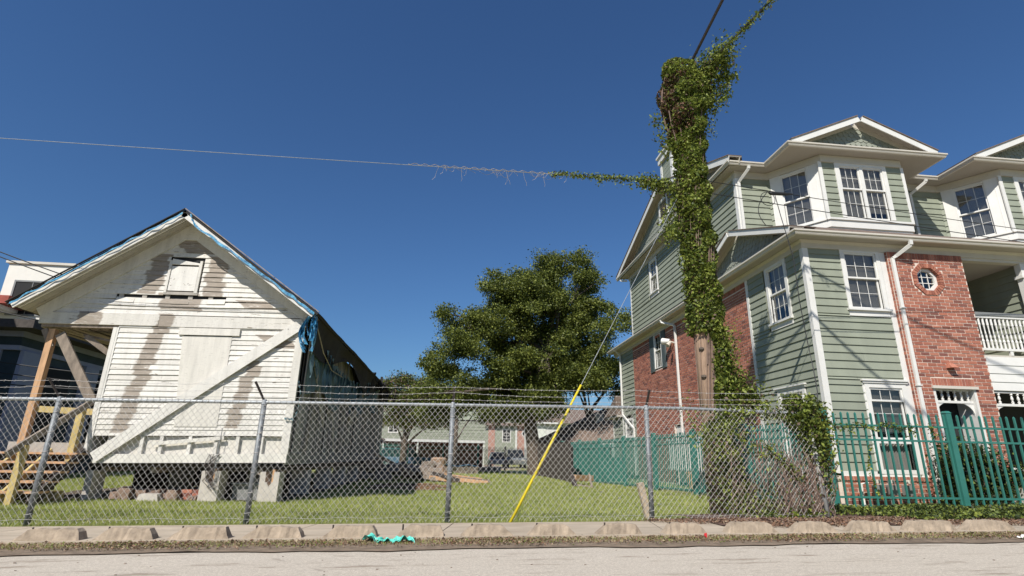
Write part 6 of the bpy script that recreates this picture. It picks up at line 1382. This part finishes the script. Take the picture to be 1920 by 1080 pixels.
b.build('wire', RUST, wj); b = MB().tube([(-4.95, 12.68, 1.5), (-4.97, 12.67, 1.1), (-4.96, 12.67, .6)], .008, 4); b.build('wire', GALV, wj)
rk = thing('debris_pile', 'dark heap of broken wood, tires and stone beside the house shadow edge', 'debris', (-2.4, 27, 0))
for k in range(34):
    b = MB(); chunk(b, (random.uniform(-3.2, -.4), random.uniform(23.6, 28.5), random.uniform(-.05, .5)), (random.uniform(.3, .8), random.uniform(.3, .7), random.uniform(.2, .45)), k+100); b.build('debris_chunk', [OLDW, POLEW, DIRT, OLDW][k % 4], rk)
for k in range(7): MB().tube([(-2.9+.35*k, 24.2, .35+.12*(k % 2)), (-2.8+.35*k, 24.9, .35+.12*(k % 2))], random.uniform(.12, .2), 10).build('log', OLDW, rk)
MB().beam((-3.2, 24.3, 1.05), (-1.5, 24.0, .28), .05, .13).build('plank', RAWW, rk); MB().beam((-2.9, 23.9, .1), (-2.2, 24.1, .6), .05, .12).build('plank', RAWW, rk)
tag(MB().tube([(-3.9, 26, 0), (-3.85, 26, 1.1)], .03, 6).build('metal_stake', GALV), 'thin metal stake standing in the grass left of the debris heap', 'stake')
b = MB()
for k in range(160):
    x = random.uniform(-2.6, -.3); y = random.uniform(17.2, 20); a = random.uniform(-.6, .6); l = random.uniform(.2, .6); zz = .02+random.random()*.14*math.exp(-((x+1.5)**2+(y-18.5)**2*.3)); b.tube([(x, y, zz), (x+l*math.cos(a), y+l*math.sin(a)*.5, zz+random.uniform(-.01, .05))], .008, 3, False)
tag(b.build('straw_pile', DEAD[0], None, 'stuff'), 'low pile of dry brown twigs on the grass before the debris heap', 'twigs')
lp = thing('lumber_pile', 'flat stack of weathered brown boards lying on the lawn right of the debris heap', 'lumber', (.2, 25, 0))
for k in range(22): x0 = -.9+random.uniform(-.2, .3); y0 = 23.4+random.uniform(-.8, 1.6); a = random.uniform(-.5, .12); l = random.uniform(1.0, 2.6); z0 = .04+.05*(k % 5); MB().beam((x0, y0, z0+.12), (x0+l*math.cos(a), y0+l*math.sin(a), z0*.5), .04, .13, (0, 0, 1)).build('board', [OLDW, RAWW, OLDW, RUST][k % 4], lp)
st = thing('tree_stump', 'pale brown broken tree stump left of the third fence post', 'stump', (-.6, 33, 0)); b = MB().lathe((-.65, 33, -.05), [(.75, 0), (.55, .2), (.42, .55), (.48, .9), (.35, 1.0), (.15, .8)], 11); b.build('stump_wood', POLEW, st)
for k, (x, y, w_) in enumerate(((1.05, 35, 1.5), (.2, 38, 1.2), (-.2, 40, 1.0), (2.6, 40, 1.8))):
    b = MB(); chunk(b, (x, y, 0), (w_, .7, .45 if k < 1 else .35), 300+k); tag(b.build('log_section', OLDW, None), ['hollow log section lying right of the third fence post', 'short log behind the stump', 'log under the blue tarpaulin at the rear fence', 'long flat timber below the black rear fence'][k], 'log')
tag(MB().grid(lambda u, v: Vector((-.6+2.6*u, 39.3+.8*v, .42+.05*math.sin(u*11)+.04*math.sin(v*7))), 20, 6).build('blue_ground_sheet', TARPB, None), 'crumpled blue sheet over logs near the rear fence', 'tarp')
bt = thing('leaning_timber', 'pale timber beam on dark feet lying before the green side fence', 'timber', (5.2, 22, .05)); MB().beam((4.75, 21.6, .32), (5.7, 22.6, .28), .25, .22).build('beam', RAWW, bt); MB().beam((4.66, 20.8, 0), (4.6, 21.2, .42), .16, .1).build('foot', RUST, bt); MB().beam((5.03, 19.8, .0), (4.98, 20.0, .5), .06, .06).build('stick', OLDW, bt); MB().beam((4.7, 20.7, .1), (5.1, 20.2, .06), .04, .04).build('stick', OLDW, bt)
for k, (x, y) in enumerate(((4.55, 15.0), (4.9, 13.0), (3.4, 14.6), (4.75, 17.6))):
    b = MB(); chunk(b, (x, y, -.01), (.09, .07, .055), 400+k); tag(b.build('small_stone', GREY), ['small grey stone in the lawn left of the fourth post, nearest the timber', 'small pale stone in the lawn just right of the fourth post', 'tiny grey stone in the mid lawn left of the stake', 'little grey block in the lawn close to the side fence'][k], 'stone')
# utility cabinet and yard items by the side fence
uc = thing('utility_cabinet', 'solid green utility cabinet standing just behind the far end of the side fence', 'cabinet', (6.9, 25, .05)); b = MB().box(6.4, 8.0, 25.2, 26.4, .05, 1.05); b.build('cabinet_body', GF, uc); MB().box(6.36, 8.04, 25.16, 26.44, 1.05, 1.12).build('cabinet_lid', GF, uc)
for x in (6.9, 7.4): MB().box(x, x+.02, 25.18, 25.2, .1, 1.0).build('cabinet_seam', RUST, uc)
pc = thing('patio_bench', 'white patio rail screen beside the brick side wall behind the green side fence', 'screen', (8.6, 17, .1))
for k in range(16): MB().box(8.55, 8.6, 16.2+k*.33, 16.34+k*.33, .75, 1.75).build('slat', WHITE, pc)
MB().box(8.52, 8.62, 16.1, 21.5, .68, .76).build('rail', WHITE, pc); MB().box(8.52, 8.62, 16.1, 21.5, 1.75, 1.82).build('rail', WHITE, pc)
for k, (y, s) in enumerate(((14.0, .5), (15.3, .55), (17.6, .35))):
    ac = thing('air_conditioner', ['dark louvred air conditioner unit nearest the corner behind the side fence', 'second dark air conditioner unit behind the side fence', 'small third dark unit farthest along the side fence'][k], 'air conditioner', (8.4, y, .1), 'air conditioners behind the side fence')
    MB().box(8.05, 8.75, y-.38, y+.38, .12, .12+s*1.5).build('casing', BLACK, ac); MB().box(8.02, 8.78, y-.41, y+.41, .12+s*1.5, .17+s*1.5).build('top_cover', GREY, ac)
    for q in range(9): MB().box(8.035, 8.05, y-.33, y+.33, .2+q*s*.14, .23+q*s*.14).build('louvre', GREY, ac)
tag(MB().lathe((8.5, 19.0, .1), [(.0, 0), (.25, 0), (.3, .5), (.28, .55)], 12).build('brown_drum', RAWW), 'tan round drum behind the side fence before the brick wall', 'drum')
# litter
pb = MB(); pb.grid(lambda u, v: Vector((-1.0+.62*u+.02*math.sin(v*9), 7.18+.20*v*(1-.4*abs(u-.4))-.06*u, GZ(-.7, 7.2)+.03+.022*math.sin(u*17)*math.cos(v*5)+.018*math.sin(u*41+v*9)+.05*math.exp(-((u-.12)/.12)**2)+.035*math.exp(-((u-.8)/.15)**2))), 44, 14)
tag(pb.build('plastic_bag', mat('teal_bag_plastic', (.05, .46, .37), .35, .2, 12, c2=(.12, .6, .5), bst=.5, bscale=60), None), 'crumpled teal plastic bag lying in the gutter dirt before the wheel stops', 'bag')
wb = MB(); wb.grid(lambda u, v: Vector((7.42+.34*u, 6.80+.16*v, GZ(7.5, 6.9)+.02+.06*math.sin(math.pi*u)*math.sin(math.pi*v)+.015*math.sin(u*31)*math.sin(v*17))), 26, 12)
tag(wb.build('litter', mat('white_bag_plastic', (.8, .79, .78), .4, .05, 10), None), 'white crumpled plastic litter at the far right end of the gutter', 'litter')
b = MB(); chunk(b, (3.33, 7.28, GZ(3.3, 7.3)+.01), (.035, .02, .06), 501); tag(b.build('red_scrap', mat('red_scrap_plastic', (.6, .03, .04), .5, .05, 3)), 'tiny red plastic scrap in the gutter near the fourth post', 'scrap')
b = MB()
for k in range(60):
    x = random.uniform(-6, 8); y = random.uniform(5.4, 6.65); s = random.uniform(.004, .013); chunk(b, (x, y, GZ(x, y)+.001), (s*1.8, s, s*.6), 600+k)
tag(b.build('pebbles', OLDW, None, 'stuff'), 'scattered pebbles and leaf bits on the pale street', 'pebbles')

# ================================================================= ACROSS THE STREET (behind the camera)
ah = [(-30, -27, 13, 7.0, 'brown', 'long brown gabled house across the street behind the camera, left'), (-12, -26, 12, 7.5, 'grey', 'grey gabled house across the street behind the camera, left of centre'), (6, -27, 13, 8.0, 'tan', 'dull tan gabled house across the street behind the camera, right of centre'), (26, -27, 14, 7.5, 'blue', 'slate blue gabled house across the street behind the camera, right')]
for k, (x, y, w_, h_, n_, lab) in enumerate(ah):
    t = thing('street_house', lab, 'house', (x, y, 0)); cm = mat('across_wall_'+n_, [(.16, .12, .09), (.2, .2, .19), (.24, .19, .13), (.12, .15, .19)][k], .8, .1, 2)
    MB().box(x-w_/2, x+w_/2, y-6, y+6, 0, h_-2.4).build('wall', cm, t)
    MB().prism([(x-w_/2-.5, y+6.4, h_-2.5), (x+w_/2+.5, y+6.4, h_-2.5), (x, y+6.4, h_+1.2)], (0, -13, 0)).build('roof', ROOFD, t)
    for q in (-3.6, -1.2, 1.4, 3.8): simple_window(t, ((0, y+6, 0), (1, 0, 0), (0, 1, 0)), x+q-.5, x+q+.5, 1.2, 2.8, 2, 2)
hd = thing('sky_blocking_hedge', 'added unseen dark hedge and tree line behind the camera, blocking low sky light', 'hedge', (0, -17, 0))  # added behind the camera to block low sky and cut fill light
P = []
for x0 in np.arange(-46, 46, 2.6):
    hh = random.uniform(2.5, 6.5); rw = random.uniform(1.5, 2.4)
    q = rng.normal(size=(900, 3)); q /= np.linalg.norm(q, axis=1)[:, None]; P.append(np.array([x0, -19+random.uniform(-1, 1), hh*.55])+q*np.array([rw, 1.6, hh*.5])*rng.uniform(.7, 1.05, (900, 1)))
leaves('hedge_leaves', np.concatenate(P), .42, HEDGE, hd, weights=[.8, .2])
